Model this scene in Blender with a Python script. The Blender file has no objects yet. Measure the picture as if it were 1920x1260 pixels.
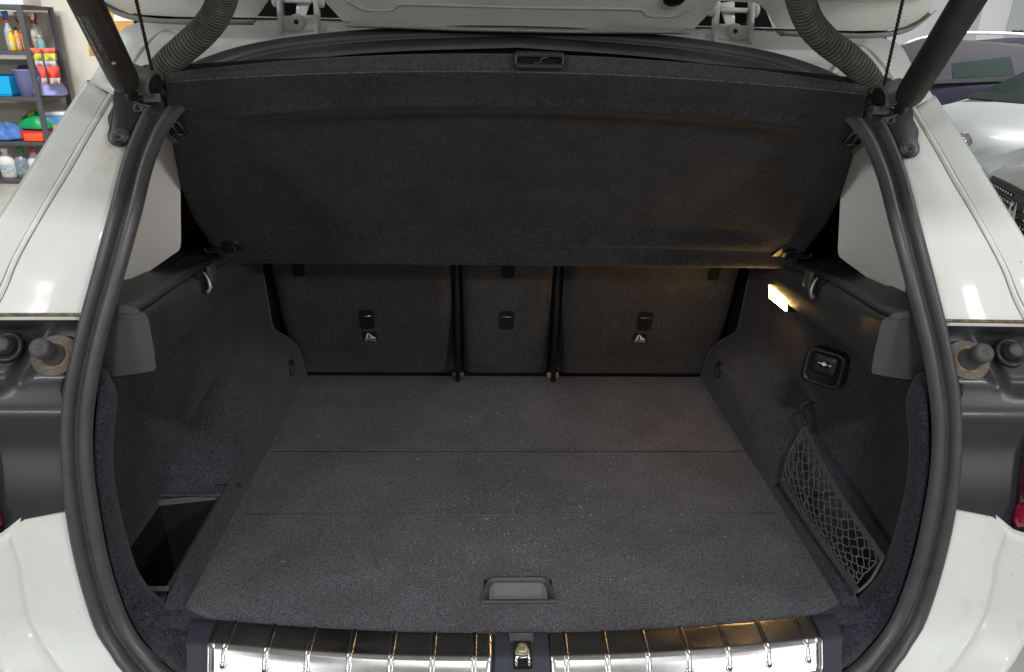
import bpy, bmesh, math, random
import numpy as np
from mathutils import Vector, Matrix
random.seed(7); rng = np.random.default_rng(7)
S = bpy.context.scene; C = S.collection
R = math.radians

# ------------------------------------------------------------------ camera
F = 1380.0; CAM = np.array([-.052, 0., .83])
_p, _y, _r = R(22.42), R(2.209), R(1.188)
_f = np.array([math.sin(_y)*math.cos(_p), math.cos(_y)*math.cos(_p), -math.sin(_p)])
_ri = np.array([math.cos(_y), -math.sin(_y), 0.]); _u = np.cross(_ri, _f)
AX = _ri*math.cos(_r)+_u*math.sin(_r); AU = _u*math.cos(_r)-_ri*math.sin(_r)
cd = bpy.data.cameras.new('camera'); cam = bpy.data.objects.new('camera', cd); C.objects.link(cam)
cd.sensor_width = 36; cd.lens = F/1920*36; cd.clip_start = .02; cd.clip_end = 200
cam.matrix_world = Matrix(((AX[0], AU[0], -_f[0], CAM[0]), (AX[1], AU[1], -_f[1], CAM[1]), (AX[2], AU[2], -_f[2], CAM[2]), (0, 0, 0, 1)))
S.camera = cam
# ------------------------------------------------------------------ world, lamps, exposure
W = bpy.data.worlds.new('World'); S.world = W; W.use_nodes = True
W.node_tree.nodes['Background'].inputs[0].default_value = (.965, .985, 1, 1)
W.node_tree.nodes['Background'].inputs[1].default_value = .12
def area(name, loc, aim, sx, sy, power, col=(.985, .995, 1)):
    l = bpy.data.lights.new(name, 'AREA'); l.shape = 'RECTANGLE'; l.size = sx; l.size_y = sy; l.energy = power; l.color = col
    o = bpy.data.objects.new(name, l); C.objects.link(o); o.location = loc
    o.rotation_euler = (Vector(aim)-Vector(loc)).to_track_quat('-Z', 'Y').to_euler(); return o
area('overhead_light', (.0, -1.45, 2.75), (0, -1.2, 0), .5, .22, 62)
area('rear_fill_light', (.2, -6.5, 2.3), (0, 1, .5), 3.0, 1.2, 50, (.985, .995, 1))  # fill light added behind the camera for surfaces facing the rear
area('side_fill_light', (3.6, -3.4, 2.6), (0, 1.1, .4), 1.0, .3, 84)  # added fill from the right, brightens the left pillar lining
area('side_fill_light', (-3.6, -3.4, 2.6), (0, 1.1, .4), 1.0, .3, 68)  # added fill from the left, brightens the right pillar lining
area('overhead_light', (-2.9, .6, 2.75), (-2.8, .7, 0), .5, 1.2, 34)  # added beside the car to lift the left pillar
area('overhead_light', (2.9, .6, 2.75), (2.8, .7, 0), .5, 1.2, 34)  # added beside the car to lift the right pillar
area('overhead_light', (-4.2, 4.6, 2.75), (-4.4, 5.6, 0), 1.6, .4, 210)
area('overhead_light', (6.5, 8.6, 2.75), (6.5, 9.2, 0), 2.5, .5, 210)
S.view_settings.view_transform = 'Standard'; S.view_settings.look = 'None'
S.view_settings.exposure = 0; S.view_settings.gamma = 1; S.view_settings.use_curve_mapping = False

# ------------------------------------------------------------------ geometry helpers
def at(x, y, X=None, Y=None, Z=None):
    d = _f+AX*(x-960)/F-AU*(y-630)/F
    t = (X-CAM[0])/d[0] if X is not None else Y/d[1] if Y is not None else (Z-CAM[2])/d[2]
    return CAM+d*t
_PZ = np.linspace(-.3, .9, 481)
_PY = np.interp(_PZ, [-.3, -.1, -.06, -.03, 0, .2, .4, .55, .7, .8, .84, .9], [.60, .79, .84, .865, .875, .915, .98, 1.045, 1.175, 1.31, 1.40, 1.5])
_k = np.exp(-.5*(np.arange(-30, 31)/10.)**2); _PY = np.convolve(np.pad(_PY, 30, 'edge'), _k/_k.sum(), 'valid')
def prof(z): return np.interp(z, _PZ, _PY)   # rake of the boot opening, seen from the side
def on(x, y, off=0.):
    d = _f+AX*(x-960)/F-AU*(y-630)/F; lo, hi = .4, 2.
    for i in range(45):
        t = (lo+hi)/2; P = CAM+d*t
        if P[1] > prof(P[2])+off: hi = t
        else: lo = t
    return CAM+d*t
def V(*a): return np.array(a, float)
def mir(pts, s): return [np.array([p[0]*s, p[1], p[2]]) for p in pts]   # traced on the left: mir(pts, 1) keeps, mir(pts, -1) mirrors
def ss(t): t = np.clip(t, 0, 1); return t*t*(3-2*t)
def spl(pts, n, closed=False):
    P = np.array(pts, float)
    if closed: Q = np.vstack([P[-1], P, P[0], P[1]])
    else: Q = np.vstack([2*P[0]-P[1], P, 2*P[-1]-P[-2]])
    out = []
    for i in range(1, len(Q)-2):
        a, b, c, d = Q[i-1:i+3]
        for t in np.linspace(0, 1, 16, endpoint=False):
            out.append(.5*((2*b)+(-a+c)*t+(2*a-5*b+4*c-d)*t*t+(-a+3*b-3*c+d)*t**3))
    if not closed: out.append(P[-1])
    else: out.append(out[0])
    out = np.array(out); L = np.r_[0, np.cumsum(np.linalg.norm(np.diff(out, axis=0), axis=1))]
    q = np.linspace(0, L[-1], n+1)[:-1] if closed else np.linspace(0, L[-1], n)
    return np.stack([np.interp(q, L, out[:, k]) for k in range(out.shape[1])], 1)
WL = {}
def empty(name, loc, label=None, cat=None, group=None):
    o = bpy.data.objects.new(name, None); C.objects.link(o); o.location = loc; o.empty_display_size = .05
    WL[o] = np.array(loc, float); tag(o, label, cat, group); return o
def tag(o, label=None, cat=None, group=None, kind=None):
    if label: o['label'] = label
    if cat: o['category'] = cat
    if group: o['group'] = group
    if kind: o['kind'] = kind
    return o
def obj(name, vs, fs, mat, parent=None, smooth=True, sol=0, bev=0, sub=0, wn=False):
    vs = np.array(vs, float); c = (vs.min(0)+vs.max(0))/2
    me = bpy.data.meshes.new(name); me.from_pydata((vs-c).tolist(), [], [list(map(int, f)) for f in fs]); me.validate()
    bm = bmesh.new(); bm.from_mesh(me); bmesh.ops.recalc_face_normals(bm, faces=bm.faces); bm.to_mesh(me); bm.free()
    me.materials.append(mat)
    o = bpy.data.objects.new(name, me); C.objects.link(o); WL[o] = c
    if parent is not None: o.parent = parent; o.location = c-WL[parent]
    else: o.location = c
    if smooth: me.shade_smooth()
    if sub: m = o.modifiers.new('sub', 'SUBSURF'); m.levels = m.render_levels = sub
    if sol: m = o.modifiers.new('sol', 'SOLIDIFY'); m.thickness = sol; m.offset = 0
    if bev: m = o.modifiers.new('bev', 'BEVEL'); m.width = bev; m.segments = 2; m.limit_method = 'ANGLE'; m.angle_limit = R(35); m.harden_normals = False
    if smooth and (bev or wn):
        me.set_sharp_from_angle(angle=R(40)) if not bev else None
    return o
class MB:
    def __init__(s): s.v = []; s.f = []
    def add(s, vs, fs): n = len(s.v); s.v += [tuple(p) for p in vs]; s.f += [tuple(i+n for i in f) for f in fs]; return s
    def loft(s, rows, closed=False, capends=False):
        n = len(rows[0]); vs = [p for r in rows for p in r]; fs = []
        for i in range(len(rows)-1):
            for j in range(n if closed else n-1):
                k = (j+1) % n; fs.append((i*n+j, i*n+k, (i+1)*n+k, (i+1)*n+j))
        if capends: fs += [tuple(range(n)), tuple(range((len(rows)-1)*n, len(rows)*n))]
        return s.add(vs, fs)
    def box(s, c, d, M=None):
        vs = []
        for x in (-.5, .5):
            for y in (-.5, .5):
                for z in (-.5, .5):
                    p = np.array([x*d[0], y*d[1], z*d[2]]); p = (M@p if M is not None else p)+np.array(c); vs.append(p)
        return s.add(vs, [(0, 1, 3, 2), (4, 6, 7, 5), (0, 4, 5, 1), (2, 3, 7, 6), (0, 2, 6, 4), (1, 5, 7, 3)])
    def tube(s, path, r, n=10, cap=True):
        path = np.array(path, float); rs = np.full(len(path), r) if np.isscalar(r) else np.array(r)
        T = np.gradient(path, axis=0); T /= np.linalg.norm(T, axis=1)[:, None]+1e-12
        ref = V(0, 0, 1) if abs(T[0][2]) < .9 else V(1, 0, 0); a = np.cross(T[0], ref); a /= np.linalg.norm(a); rows = []
        for i, p in enumerate(path):
            a = a-T[i]*(a@T[i]); a /= np.linalg.norm(a); b = np.cross(T[i], a)
            rows.append([p+rs[i]*(math.cos(q)*a+math.sin(q)*b) for q in np.linspace(0, 2*math.pi, n, endpoint=False)])
        return s.loft(rows, True, cap)
    def disc(s, c, nrm, prof_, n=20):
        # lathe: prof_ = [(radius, height along normal)]
        nrm = np.array(nrm, float); nrm /= np.linalg.norm(nrm); ref = V(0, 0, 1) if abs(nrm[2]) < .9 else V(1, 0, 0)
        a = np.cross(nrm, ref); a /= np.linalg.norm(a); b = np.cross(nrm, a); c = np.array(c)
        rows = [[c+nrm*h+r*(math.cos(q)*a+math.sin(q)*b) for q in np.linspace(0, 2*math.pi, n, endpoint=False)] for r, h in prof_]
        return s.loft(rows, True, True)
    def prism(s, pts, ext):
        n = len(pts); ext = np.array(ext); vs = list(pts)+[np.array(p)+ext for p in pts]
        return s.add(vs, [tuple(range(n)), tuple(range(2*n-1, n-1, -1))]+[(i, (i+1) % n, n+(i+1) % n, n+i) for i in range(n)])
    def build(s, name, mat, parent=None, **k): return obj(name, s.v, s.f, mat, parent, **k)
def frame(nrm, upish=(0, 0, 1)):
    n = np.array(nrm, float); n /= np.linalg.norm(n); x = np.cross(np.array(upish, float), n); x /= np.linalg.norm(x); y = np.cross(n, x)
    return x, y, n
def rrect(c, x, y, w, h, r, n=5):
    c = np.array(c); out = []
    for cx, cy, a0 in ((w/2-r, h/2-r, 0), (-w/2+r, h/2-r, 90), (-w/2+r, -h/2+r, 180), (w/2-r, -h/2+r, 270)):
        for a in np.linspace(R(a0), R(a0+90), n): out.append(c+x*(cx+r*math.cos(a))+y*(cy+r*math.sin(a)))
    return out
def text(name, body, size, M, mat, parent, depth=.0004):
    cu = bpy.data.curves.new(name, 'FONT'); cu.body = body; cu.size = size; cu.extrude = depth; cu.align_x = 'CENTER'; cu.align_y = 'CENTER'; cu.resolution_u = 3
    t = bpy.data.objects.new(name, cu); C.objects.link(t)
    me = bpy.data.meshes.new_from_object(t.evaluated_get(bpy.context.evaluated_depsgraph_get())); bpy.data.objects.remove(t)
    vs = [np.array(M @ v.co) for v in me.vertices]; fs = [tuple(p.vertices) for p in me.polygons]
    return obj(name, vs, fs, mat, parent, smooth=False)
def basis(c, x, y, n): return Matrix(((x[0], y[0], n[0], c[0]), (x[1], y[1], n[1], c[1]), (x[2], y[2], n[2], c[2]), (0, 0, 0, 1)))

# ------------------------------------------------------------------ materials
def mat(name, col, rough=.5, metal=0., bump=0., bscale=300., var=0., vscale=20., coat=0., sheen=0., spec=.5, emit=0., trans=0., aniso=0., grain=0., gscale=700., dirt=None, dthr=.62, dscale=14., ior=1.45, speck=0., grit=None):
    m = bpy.data.materials.new(name); m.use_nodes = True; nt = m.node_tree; N = nt.nodes; L = nt.links; b = N['Principled BSDF']
    b.inputs['Base Color'].default_value = (*col, 1); b.inputs['Roughness'].default_value = rough; b.inputs['Metallic'].default_value = metal
    b.inputs['Specular IOR Level'].default_value = spec; b.inputs['Coat Weight'].default_value = coat; b.inputs['Coat Roughness'].default_value = .08
    b.inputs['Sheen Weight'].default_value = sheen; b.inputs['Sheen Roughness'].default_value = .5; b.inputs['Anisotropic'].default_value = aniso
    b.inputs['Transmission Weight'].default_value = trans; b.inputs['IOR'].default_value = ior
    if emit: b.inputs['Emission Color'].default_value = (*col, 1); b.inputs['Emission Strength'].default_value = emit
    geo = N.new('ShaderNodeNewGeometry'); pos = geo.outputs['Position']
    def noise(sc, det=3, rg=.6):
        n = N.new('ShaderNodeTexNoise'); n.inputs['Scale'].default_value = sc; n.inputs['Detail'].default_value = det; n.inputs['Roughness'].default_value = rg; L.new(pos, n.inputs['Vector']); return n.outputs['Fac']
    def ramp(src, a, b_):
        r = N.new('ShaderNodeMapRange'); L.new(src, r.inputs['Value']); r.inputs['From Min'].default_value = a; r.inputs['From Max'].default_value = b_; return r
    col_out = None
    def mixc(fac, ca, cb, mode='MIX'):
        x = N.new('ShaderNodeMix'); x.data_type = 'RGBA'; x.blend_type = mode
        if hasattr(fac, 'node'): L.new(fac, x.inputs[0])
        else: x.inputs[0].default_value = fac
        for v, i in ((ca, 6), (cb, 7)):
            if hasattr(v, 'node'): L.new(v, x.inputs[i])
            else: x.inputs[i].default_value = (*v, 1)
        return x.outputs[2]
    cur = col
    if var:
        r = ramp(noise(vscale, 5), .3, .7); cur = mixc(r.outputs[0], tuple(c*(1-var) for c in col), tuple(min(1, c*(1+var)) for c in col))
    if grain:
        sv = N.new('ShaderNodeVectorMath'); sv.operation = 'SCALE'; L.new(pos, sv.inputs[0]); sv.inputs['Scale'].default_value = gscale
        fv = N.new('ShaderNodeVectorMath'); fv.operation = 'FLOOR'; L.new(sv.outputs[0], fv.inputs[0])
        wn_ = N.new('ShaderNodeTexWhiteNoise'); L.new(fv.outputs[0], wn_.inputs['Vector'])
        nz = N.new('ShaderNodeMath'); nz.operation = 'MULTIPLY_ADD'; L.new(noise(gscale*.45, 2, .6), nz.inputs[0]); nz.inputs[1].default_value = .9
        wm = N.new('ShaderNodeMath'); wm.operation = 'MULTIPLY'; L.new(wn_.outputs[0], wm.inputs[0]); wm.inputs[1].default_value = .55; L.new(wm.outputs[0], nz.inputs[2])
        r = ramp(nz.outputs[0], .30, 1.15); r.inputs['To Min'].default_value = 1-grain; r.inputs['To Max'].default_value = 1+grain
        x = N.new('ShaderNodeVectorMath'); x.operation = 'SCALE'
        if hasattr(cur, 'node'): L.new(cur, x.inputs[0])
        else: x.inputs[0].default_value = cur
        L.new(r.outputs[0], x.inputs['Scale']); cur = x.outputs[0]
    if speck:
        r = ramp(noise(420, 0), .74, .80); cur = mixc(r.outputs[0], cur, (speck, speck*.98, speck*.94))
    if grit:
        r = ramp(noise(170, 1), .772, .81); cur = mixc(r.outputs[0], cur, grit)
    if dirt:
        r = ramp(noise(dscale, 8, .7), dthr, dthr+.14); cur = mixc(r.outputs[0], cur, dirt)
    if hasattr(cur, 'node'):
        L.new(cur, b.inputs['Base Color'])
        if emit: L.new(cur, b.inputs['Emission Color'])
    if bump:
        bp = N.new('ShaderNodeBump'); bp.inputs['Strength'].default_value = bump; bp.inputs['Distance'].default_value = .002
        L.new(noise(bscale, 3), bp.inputs['Height']); L.new(bp.outputs[0], b.inputs['Normal'])
    return m
PAINT = mat('white_paint', (.66, .675, .64), .40, coat=.12, var=.03, vscale=6, dirt=(.56, .53, .44), dthr=.57, dscale=7, grit=(.34, .29, .21))
PAINTIN = mat('white_paint_matt', (.80, .80, .74), .34, coat=.25, var=.05, vscale=16, dirt=(.28, .25, .2), dthr=.74, dscale=60, grit=(.2, .17, .13))
SEALER = mat('seam_sealer', (.69, .69, .65), .42, var=.06, vscale=40)
GRIME = mat('brown_grime', (.19, .145, .09), .85, var=.4, vscale=60)
RUBBER = mat('seal_rubber', (.050, .049, .052), .42, bump=.08, bscale=500, var=.15, vscale=30, spec=.6)
RUBBERD = mat('matt_rubber', (.016, .016, .017), .55, var=.1)
DUST = mat('dusty_rubber', (.085, .077, .066), .9, var=.5, vscale=120)
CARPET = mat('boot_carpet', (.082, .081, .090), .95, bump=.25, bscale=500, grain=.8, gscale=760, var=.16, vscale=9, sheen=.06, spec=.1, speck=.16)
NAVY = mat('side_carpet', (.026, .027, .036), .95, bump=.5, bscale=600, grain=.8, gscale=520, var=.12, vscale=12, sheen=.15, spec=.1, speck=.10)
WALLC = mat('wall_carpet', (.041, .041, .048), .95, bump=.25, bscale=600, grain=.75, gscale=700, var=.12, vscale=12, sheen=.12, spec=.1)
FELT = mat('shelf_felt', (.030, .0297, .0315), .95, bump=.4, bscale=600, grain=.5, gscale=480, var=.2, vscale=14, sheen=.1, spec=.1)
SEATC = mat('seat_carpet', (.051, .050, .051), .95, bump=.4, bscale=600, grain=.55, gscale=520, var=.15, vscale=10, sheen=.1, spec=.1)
PLAST = mat('grained_plastic', (.057, .057, .060), .42, bump=.35, bscale=600, var=.06, vscale=20)
PLASTD = mat('black_plastic', (.014, .014, .015), .38, bump=.1, bscale=600)
PLASTG = mat('grey_plastic', (.085, .085, .085), .45, var=.3, vscale=60)
BEIGE = mat('pillar_trim', (.80, .775, .74), .7, var=.02, bump=.05, bscale=800)
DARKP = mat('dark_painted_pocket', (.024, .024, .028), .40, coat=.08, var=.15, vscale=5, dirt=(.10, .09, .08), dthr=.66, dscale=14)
STEEL = mat('brushed_steel', (.54, .53, .52), .26, metal=1., aniso=.5, bump=.03, bscale=300, var=.12, vscale=40, dirt=(.30, .26, .21), dthr=.62, dscale=45)
STEELP = mat('polished_steel', (.62, .61, .6), .3, metal=1.)
LEATH = mat('navy_grain_trim', (.030, .033, .045), .42, bump=.7, bscale=700, var=.08)
BLACK = mat('deep_black', (.004, .004, .004), .9)
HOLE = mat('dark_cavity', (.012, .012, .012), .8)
RUST = mat('rusty_primer', (.10, .096, .086), .8, var=.3, vscale=40, dirt=(.16, .11, .055), dthr=.50, dscale=45)
GREYMET = mat('grey_stop', (.062, .062, .060), .6, var=.3, vscale=90)
HOSE = mat('harness_rubber', (.085, .082, .073), .62, var=.35, vscale=45, dirt=(.20, .17, .12), dthr=.6, dscale=40)
CORD = mat('cord', (.018, .014, .016), .8, var=.3, vscale=400)
WHITEP = mat('white_print', (.72, .70, .64), .6)
GREYPR = mat('faded_print', (.20, .195, .19), .6, var=.5, vscale=300)
CHROME = mat('chrome', (.8, .8, .8), .08, metal=1)
LAMP = mat('lamp_lens', (1, .58, .20), .4, emit=92)
REDL = mat('red_lens', (.28, .004, .03), .1, coat=.6)
REDD = mat('dark_red_lens', (.055, .006, .018), .12, coat=.6)
BRASS = mat('zinc_yellow', (.5, .45, .27), .35, metal=.7, var=.3, vscale=150, dirt=(.08, .07, .05), dthr=.55, dscale=120)
LINT = mat('lint', (.50, .48, .44), .9, var=.3, vscale=50)
NETM = mat('net_cord', (.075, .077, .079), .6, var=.3, vscale=400)
BAND = mat('elastic_band', (.055, .058, .058), .75, bump=.9, bscale=900, var=.2, vscale=300)

# ------------------------------------------------------------------ the garage
WALLM = mat('garage_wall', (.66, .63, .53), .75, var=.05, vscale=2, bump=.1, bscale=60)
WALLG = mat('garage_wall_grey', (.66, .68, .68), .7, var=.03, vscale=2)
FLOORM = mat('garage_floor', (.50, .475, .43), .35, var=.12, vscale=3)
def struct(name, mb, m): o = mb.build(name, m, smooth=False); o['kind'] = 'structure'; return o
struct('floor', MB().add([(-14, -6, -.65), (16, -6, -.65), (16, 16, -.65), (-14, 16, -.65)], [(0, 1, 2, 3)]), FLOORM)
struct('wall_left', MB().box((-4.7, 8.35, 1.3), (9.4, .5, 3.9)), WALLM)
struct('wall_right', MB().box((7.6, 13.05, 1.3), (15.2, .3, 3.9)), WALLG)
struct('wall_return', MB().box((0.15, 10.75, 1.3), (.3, 4.29, 3.9)), WALLM)
struct('column', MB().box((8.0, 12.7, 1.3), (.45, .4, 3.9)), mat('column_white', (.80, .82, .80), .6))

# ------------------------------------------------------------------ the car with the open boot
car = empty('car', (0, 2.2, -.65), 'white car seen from behind with its tailgate raised over the empty boot', 'car')
# traced curves of the left half (mirrored for the right)
SO = [(0, .70, -.12), (-.30, .735, -.118), (-.50, .785, -.105)]+[on(*q) for q in [(235, 1260), (210, 1220), (187, 1180), (166, 1120), (145, 1040), (130, 960), (122, 880), (120, 800), (127, 720), (145, 640), (166, 560), (188, 480), (210, 400), (231, 320), (251, 262), (282, 203), (330, 152), (385, 122), (500, 92), (700, 70), (957, 60)]]
SI = [(0, .745, -.085), (-.28, .775, -.085), (-.45, .82, -.085)]+[on(*q) for q in [(330, 1260), (290, 1222), (258, 1180), (232, 1120), (208, 1040), (193, 960), (182, 880), (180, 800), (189, 720), (205, 640), (227, 560), (250, 480), (272, 400), (292, 320), (315, 262), (343, 222), (375, 190), (430, 160), (540, 125), (720, 106), (957, 97)]]
SO[-1][0] = 0; SI[-1][0] = 0
NO = 120
def fullloop(pts):
    a = spl(pts, NO); b = a[::-1][1:-1]*np.array([-1, 1, 1]); return np.vstack([a, b])
LO, LI = fullloop(SO), fullloop(SI)
def seal_rows(u0, u1, hfun, k):
    n = len(LO); T = np.roll(LO, -1, 0)-np.roll(LO, 1, 0); rows = []
    nn = np.cross(T, LO-LI); nn /= np.linalg.norm(nn, axis=1)[:, None]; nn *= np.where(nn[:, 1] > 0, -1, 1)[:, None]
    return [[LI[i]+(LO[i]-LI[i])*u+nn[i]*hfun(u) for i in range(n)] for u in np.linspace(u0, u1, k)]
def hf(u):
    if u < .5: return .004+.015*math.sqrt(max(0, 1-((u-.24)/.26)**2))-.002
    return .002+.020*math.sqrt(max(0, 1-((u-.75)/.25)**2))
sealo = MB().loft(seal_rows(0, 1, hf, 25), True).build('weather_seal', RUBBER, car)
dl = MB(); rr = seal_rows(.47, .52, lambda u: .0078, 3); dl.loft(rr, True).build('dust_line', DUST, sealo)

tops = LI[[i for i in range(len(LI)) if LI[i][2] > .735]]
tops = tops[np.argsort(tops[:, 0])]
MB().loft([tops+V(0, -.004, .004), tops+V(0, .03, -.012), tops+V(0, .10, -.015)]).build('roof_trim', PLAST, car)
for s in (-1, 1):
    # ---- rear pillar of painted metal
    A = [on(*q, .012) for q in [(300, 203), (275, 262), (258, 320), (238, 400), (215, 480), (196, 560), (185, 600)]]
    A1 = [on(*q, .0) for q in [(262, 205), (238, 262), (214, 320), (192, 400), (168, 480), (146, 560), (134, 600)]]
    A2 = [on(*q, .0) for q in [(235, 190), (196, 262), (158, 320), (126, 400), (96, 480), (66, 560), (52, 600)]]
    B = [on(*q, .004) for q in [(216, 178), (167, 260), (133, 320), (84, 400), (38, 482), (10, 548), (-20, 600)]]
    B2 = [on(*q, .004) for q in [(203, 176), (154, 258), (118, 320), (71, 400), (26, 480), (-4, 546), (-40, 600)]]
    Cc = [on(*q, -.012) for q in [(168, 154), (110, 244), (64, 316), (12, 398), (-40, 478), (-90, 552), (-120, 600)]]
    Cd = [p+V(-.004, .003, .0) for p in Cc]; Ce = [p+V(-.02, .03, .0) for p in Cc]; Cf = [p+V(-.06, .25, 0) for p in Cc]; Cg = [p+V(-.08, 2.2, 0) for p in Cc]
    rows = [spl(mir(c, -s), 40) for c in (A, A1, A2, B, B2, Cc, Cd, Ce, Cf, Cg)]
    pil = MB().loft(rows).build('pillar_panel', PAINT, car, sol=.0015)
    # upper corner of the pillar running into the roof gutter
    U0 = [on(*q, .012) for q in [(300, 205), (345, 155), (395, 128), (505, 98), (700, 78), (960, 68)]]
    U1 = [on(235, 190), on(262, 125), on(310, 88), on(480, 66), on(700, 54), on(960, 52)]
    U2 = [on(168, 154, -.012), on(206, 96, -.012), on(258, 44, -.01), on(480, 38, 0), on(700, 40, 0), on(960, 44, 0)]
    U3 = [U2[0]+V(-.06, .25, 0), U2[1]+V(-.05, .25, .01), U2[2]+V(-.03, .22, .02), U2[3]+V(0, .10, .03), U2[4]+V(0, .10, .03), U2[5]+V(0, .10, .03)]
    for u in (U0, U1, U2, U3): u[-1][0] = 0
    U4 = [p+V(-.03, 1.9, .02) for p in U3]; U4[-1][0] = 0
    MB().loft([spl(mir(c, -s), 50) for c in (U0, U1, U2, U3, U4)]).build('roof_panel', PAINT, car, sol=.0015)
    # sealed seam with dirt lines
    sm = [(p+q)/2 for p, q in zip(B, B2)]; sb = MB().tube(spl(mir([p+V(0, .0022, 0) for p in sm], -s), 60), .0052, 8).build('seam_bead', SEALER, pil)
    for c in (B, B2): MB().tube(spl(mir([p+V(0, -.0012, 0) for p in c], -s), 60), .0007, 6).build('dirt_line', GRIME, pil)
    # circular pressing around the harness grommet
    gp = [on(*q, -.002) for q in [(232, 165), (245, 125), (268, 90), (300, 62), (335, 62), (350, 90), (365, 112), (385, 126)]]
    MB().tube(spl(mir(gp, -s), 40), .004, 8).build('pressed_bead', PAINT, pil)
    # ---- dark pocket that the tail lamp of the tailgate closes onto
    ybot = lambda x: np.interp(x, [-150, 0, 12, 45, 125, 160], [1030, 1002, 992, 966, 950, 946])
    rows = []
    for ty in np.linspace(0, 1, 44):
        row = []
        for c in np.linspace(0, 1, 40):
            yy = 586+ty*370; xs = np.interp(yy, [590, 640, 720, 800, 880, 960], [160, 150, 132, 124, 126, 134]); xx = xs*(1-c)+(-150)*c
            yy = 586+ty*(ybot(xx)+8-586)
            lipx = np.interp(yy, [600, 715], [98, 30])       # diagonal ridge
            rec = .024*ss((lipx-xx)/26)*ss((yy-606)/16)*ss((742-yy)/40)
            up = .016*ss((yy-596)/20)*ss((775-yy)/70)
            rid = -.010*math.exp(-((yy-778)/40)**2)
            rdg = -.006*math.exp(-((xx-lipx-6)/10)**2)*ss((yy-600)/20)*ss((730-yy)/30)
            row.append(on(xx, yy, .004+rec+up+rid+rdg-.012*ss((yy-800)/160)))
        rows.append(mir(row, -s))
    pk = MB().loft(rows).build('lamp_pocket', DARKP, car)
    lip = [on(x, 590, -.003) for x in (160, 120, 60, 0, -60, -150)]
    MB().tube(spl(mir(lip, -s), 30), .0026, 6).build('grimy_edge', mat('grimy_edge', (.15, .115, .07), .9, var=.6, vscale=120), pk)
    # rubber stop on a rusty pad
    c = mir([on(106, 668, .006)], -s)[0]; nb = V(0, -.76, .64)
    x_, y_, n_ = frame(nb)
    pad = [c+x_*p*.0009+y_*q*.0009 for p, q in [(math.cos(a)*37, math.sin(a)*34) for a in np.linspace(0, 6.28, 28, endpoint=False)]]
    stp = MB().prism(pad, n_*.006).build('stop_pad', RUST, car, bev=.0015)
    MB().disc(c+n_*.006, n_, [(.021, 0), (.021, .0006)], 24).build('stop_grime_ring', GRIME, stp)  # brown ring round the foot of the stop
    MB().disc(c+n_*.006, n_, [(.0165, 0), (.0165, .004), (.014, .006), (.0135, .021), (.0145, .025), (.0145, .036), (.0125, .0400), (.004, .0410), (.0035, .0400)], 28).build('rubber_stop', GREYMET, stp)
    c2 = mir([on(15, 652, .028)], -s)[0]
    st = MB().disc(c2, nb, [(.024, 0), (.022, .006), (.019, .007), (.017, .001)], 24).build('stud_collar', DARKP, car)
    MB().disc(c2, nb, sum([[(.0105, .002+.004*k), (.012, .004+.004*k)] for k in range(4)], [])+[(.009, .019), (.001, .020)], 20).build('threaded_stud', GREYMET, st)
    # tail lamp edge
    tl = []
    for yy, x0, o0 in [(805, -22, .0), (850, -10, -.006), (900, -2, -.010), (950, 2, -.014), (980, 8, -.018), (994, 3, -.02)]:
        tl.append(mir([on(x0, yy, o0+.012), on(x0-10, yy, o0-.006), on(x0-40, yy, o0-.02), on(x0-120, yy, o0-.022)], -s))
    tlo = MB().loft(tl[:4]).build('tail_lamp', REDD, car, sol=.002)
    MB().loft([tl[3], tl[4], tl[5]]).build('lens_tip', REDL, tlo, sol=.002)
    # ---- white bumper and quarter panel beside the sill
    ys = [948, 975, 1010, 1060, 1110, 1160, 1210, 1260, 1310]
    XS = np.array([[145, 150, 158, 172, 190, 208, 232, 262, 300], [122, 124, 132, 146, 164, 184, 208, 238, 272], [52, 50, 54, 65, 80, 97, 122, 155, 195], [14, 14, 22, 40, 46, 57, 83, 118, 160], [4, 4, 12, 30, 36, 47, 73, 108, 150], [-90, -90, -85, -80, -75, -60, -30, 0, 40]], float); OF = [.01, 0, -.005, -.012, -.017, -.05]
    L = []
    for k in np.linspace(0, 5, 31):
        xk = [np.interp(k, range(6), XS[:, m]) for m in range(9)]; of_ = np.interp(k, range(6), OF); yb = ybot(xk[0])
        L.append(mir([on(np.interp(m, range(9), xk), max(np.interp(m, range(9), ys), yb+7*m), of_) for m in np.linspace(0, 8, 41)], -s))
    last = L[-1]; L.append([p+V(s*.10, .16, 0) for p in last]); L.append([p+V(s*.12, 2.3, 0) for p in last])
    qp = MB().loft(L).build('quarter_panel', PAINT, car, sol=.0015)
    # body side far forward, closes the cabin
    MB().add(mir([V(-.80, 1.25, .43), V(-.80, 3.2, .43), V(-.80, 3.2, -.55), V(-.80, 1.25, -.55)], -s), [(0, 1, 2, 3)]).build('body_side', PAINT, car, smooth=False, sol=.004)

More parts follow.
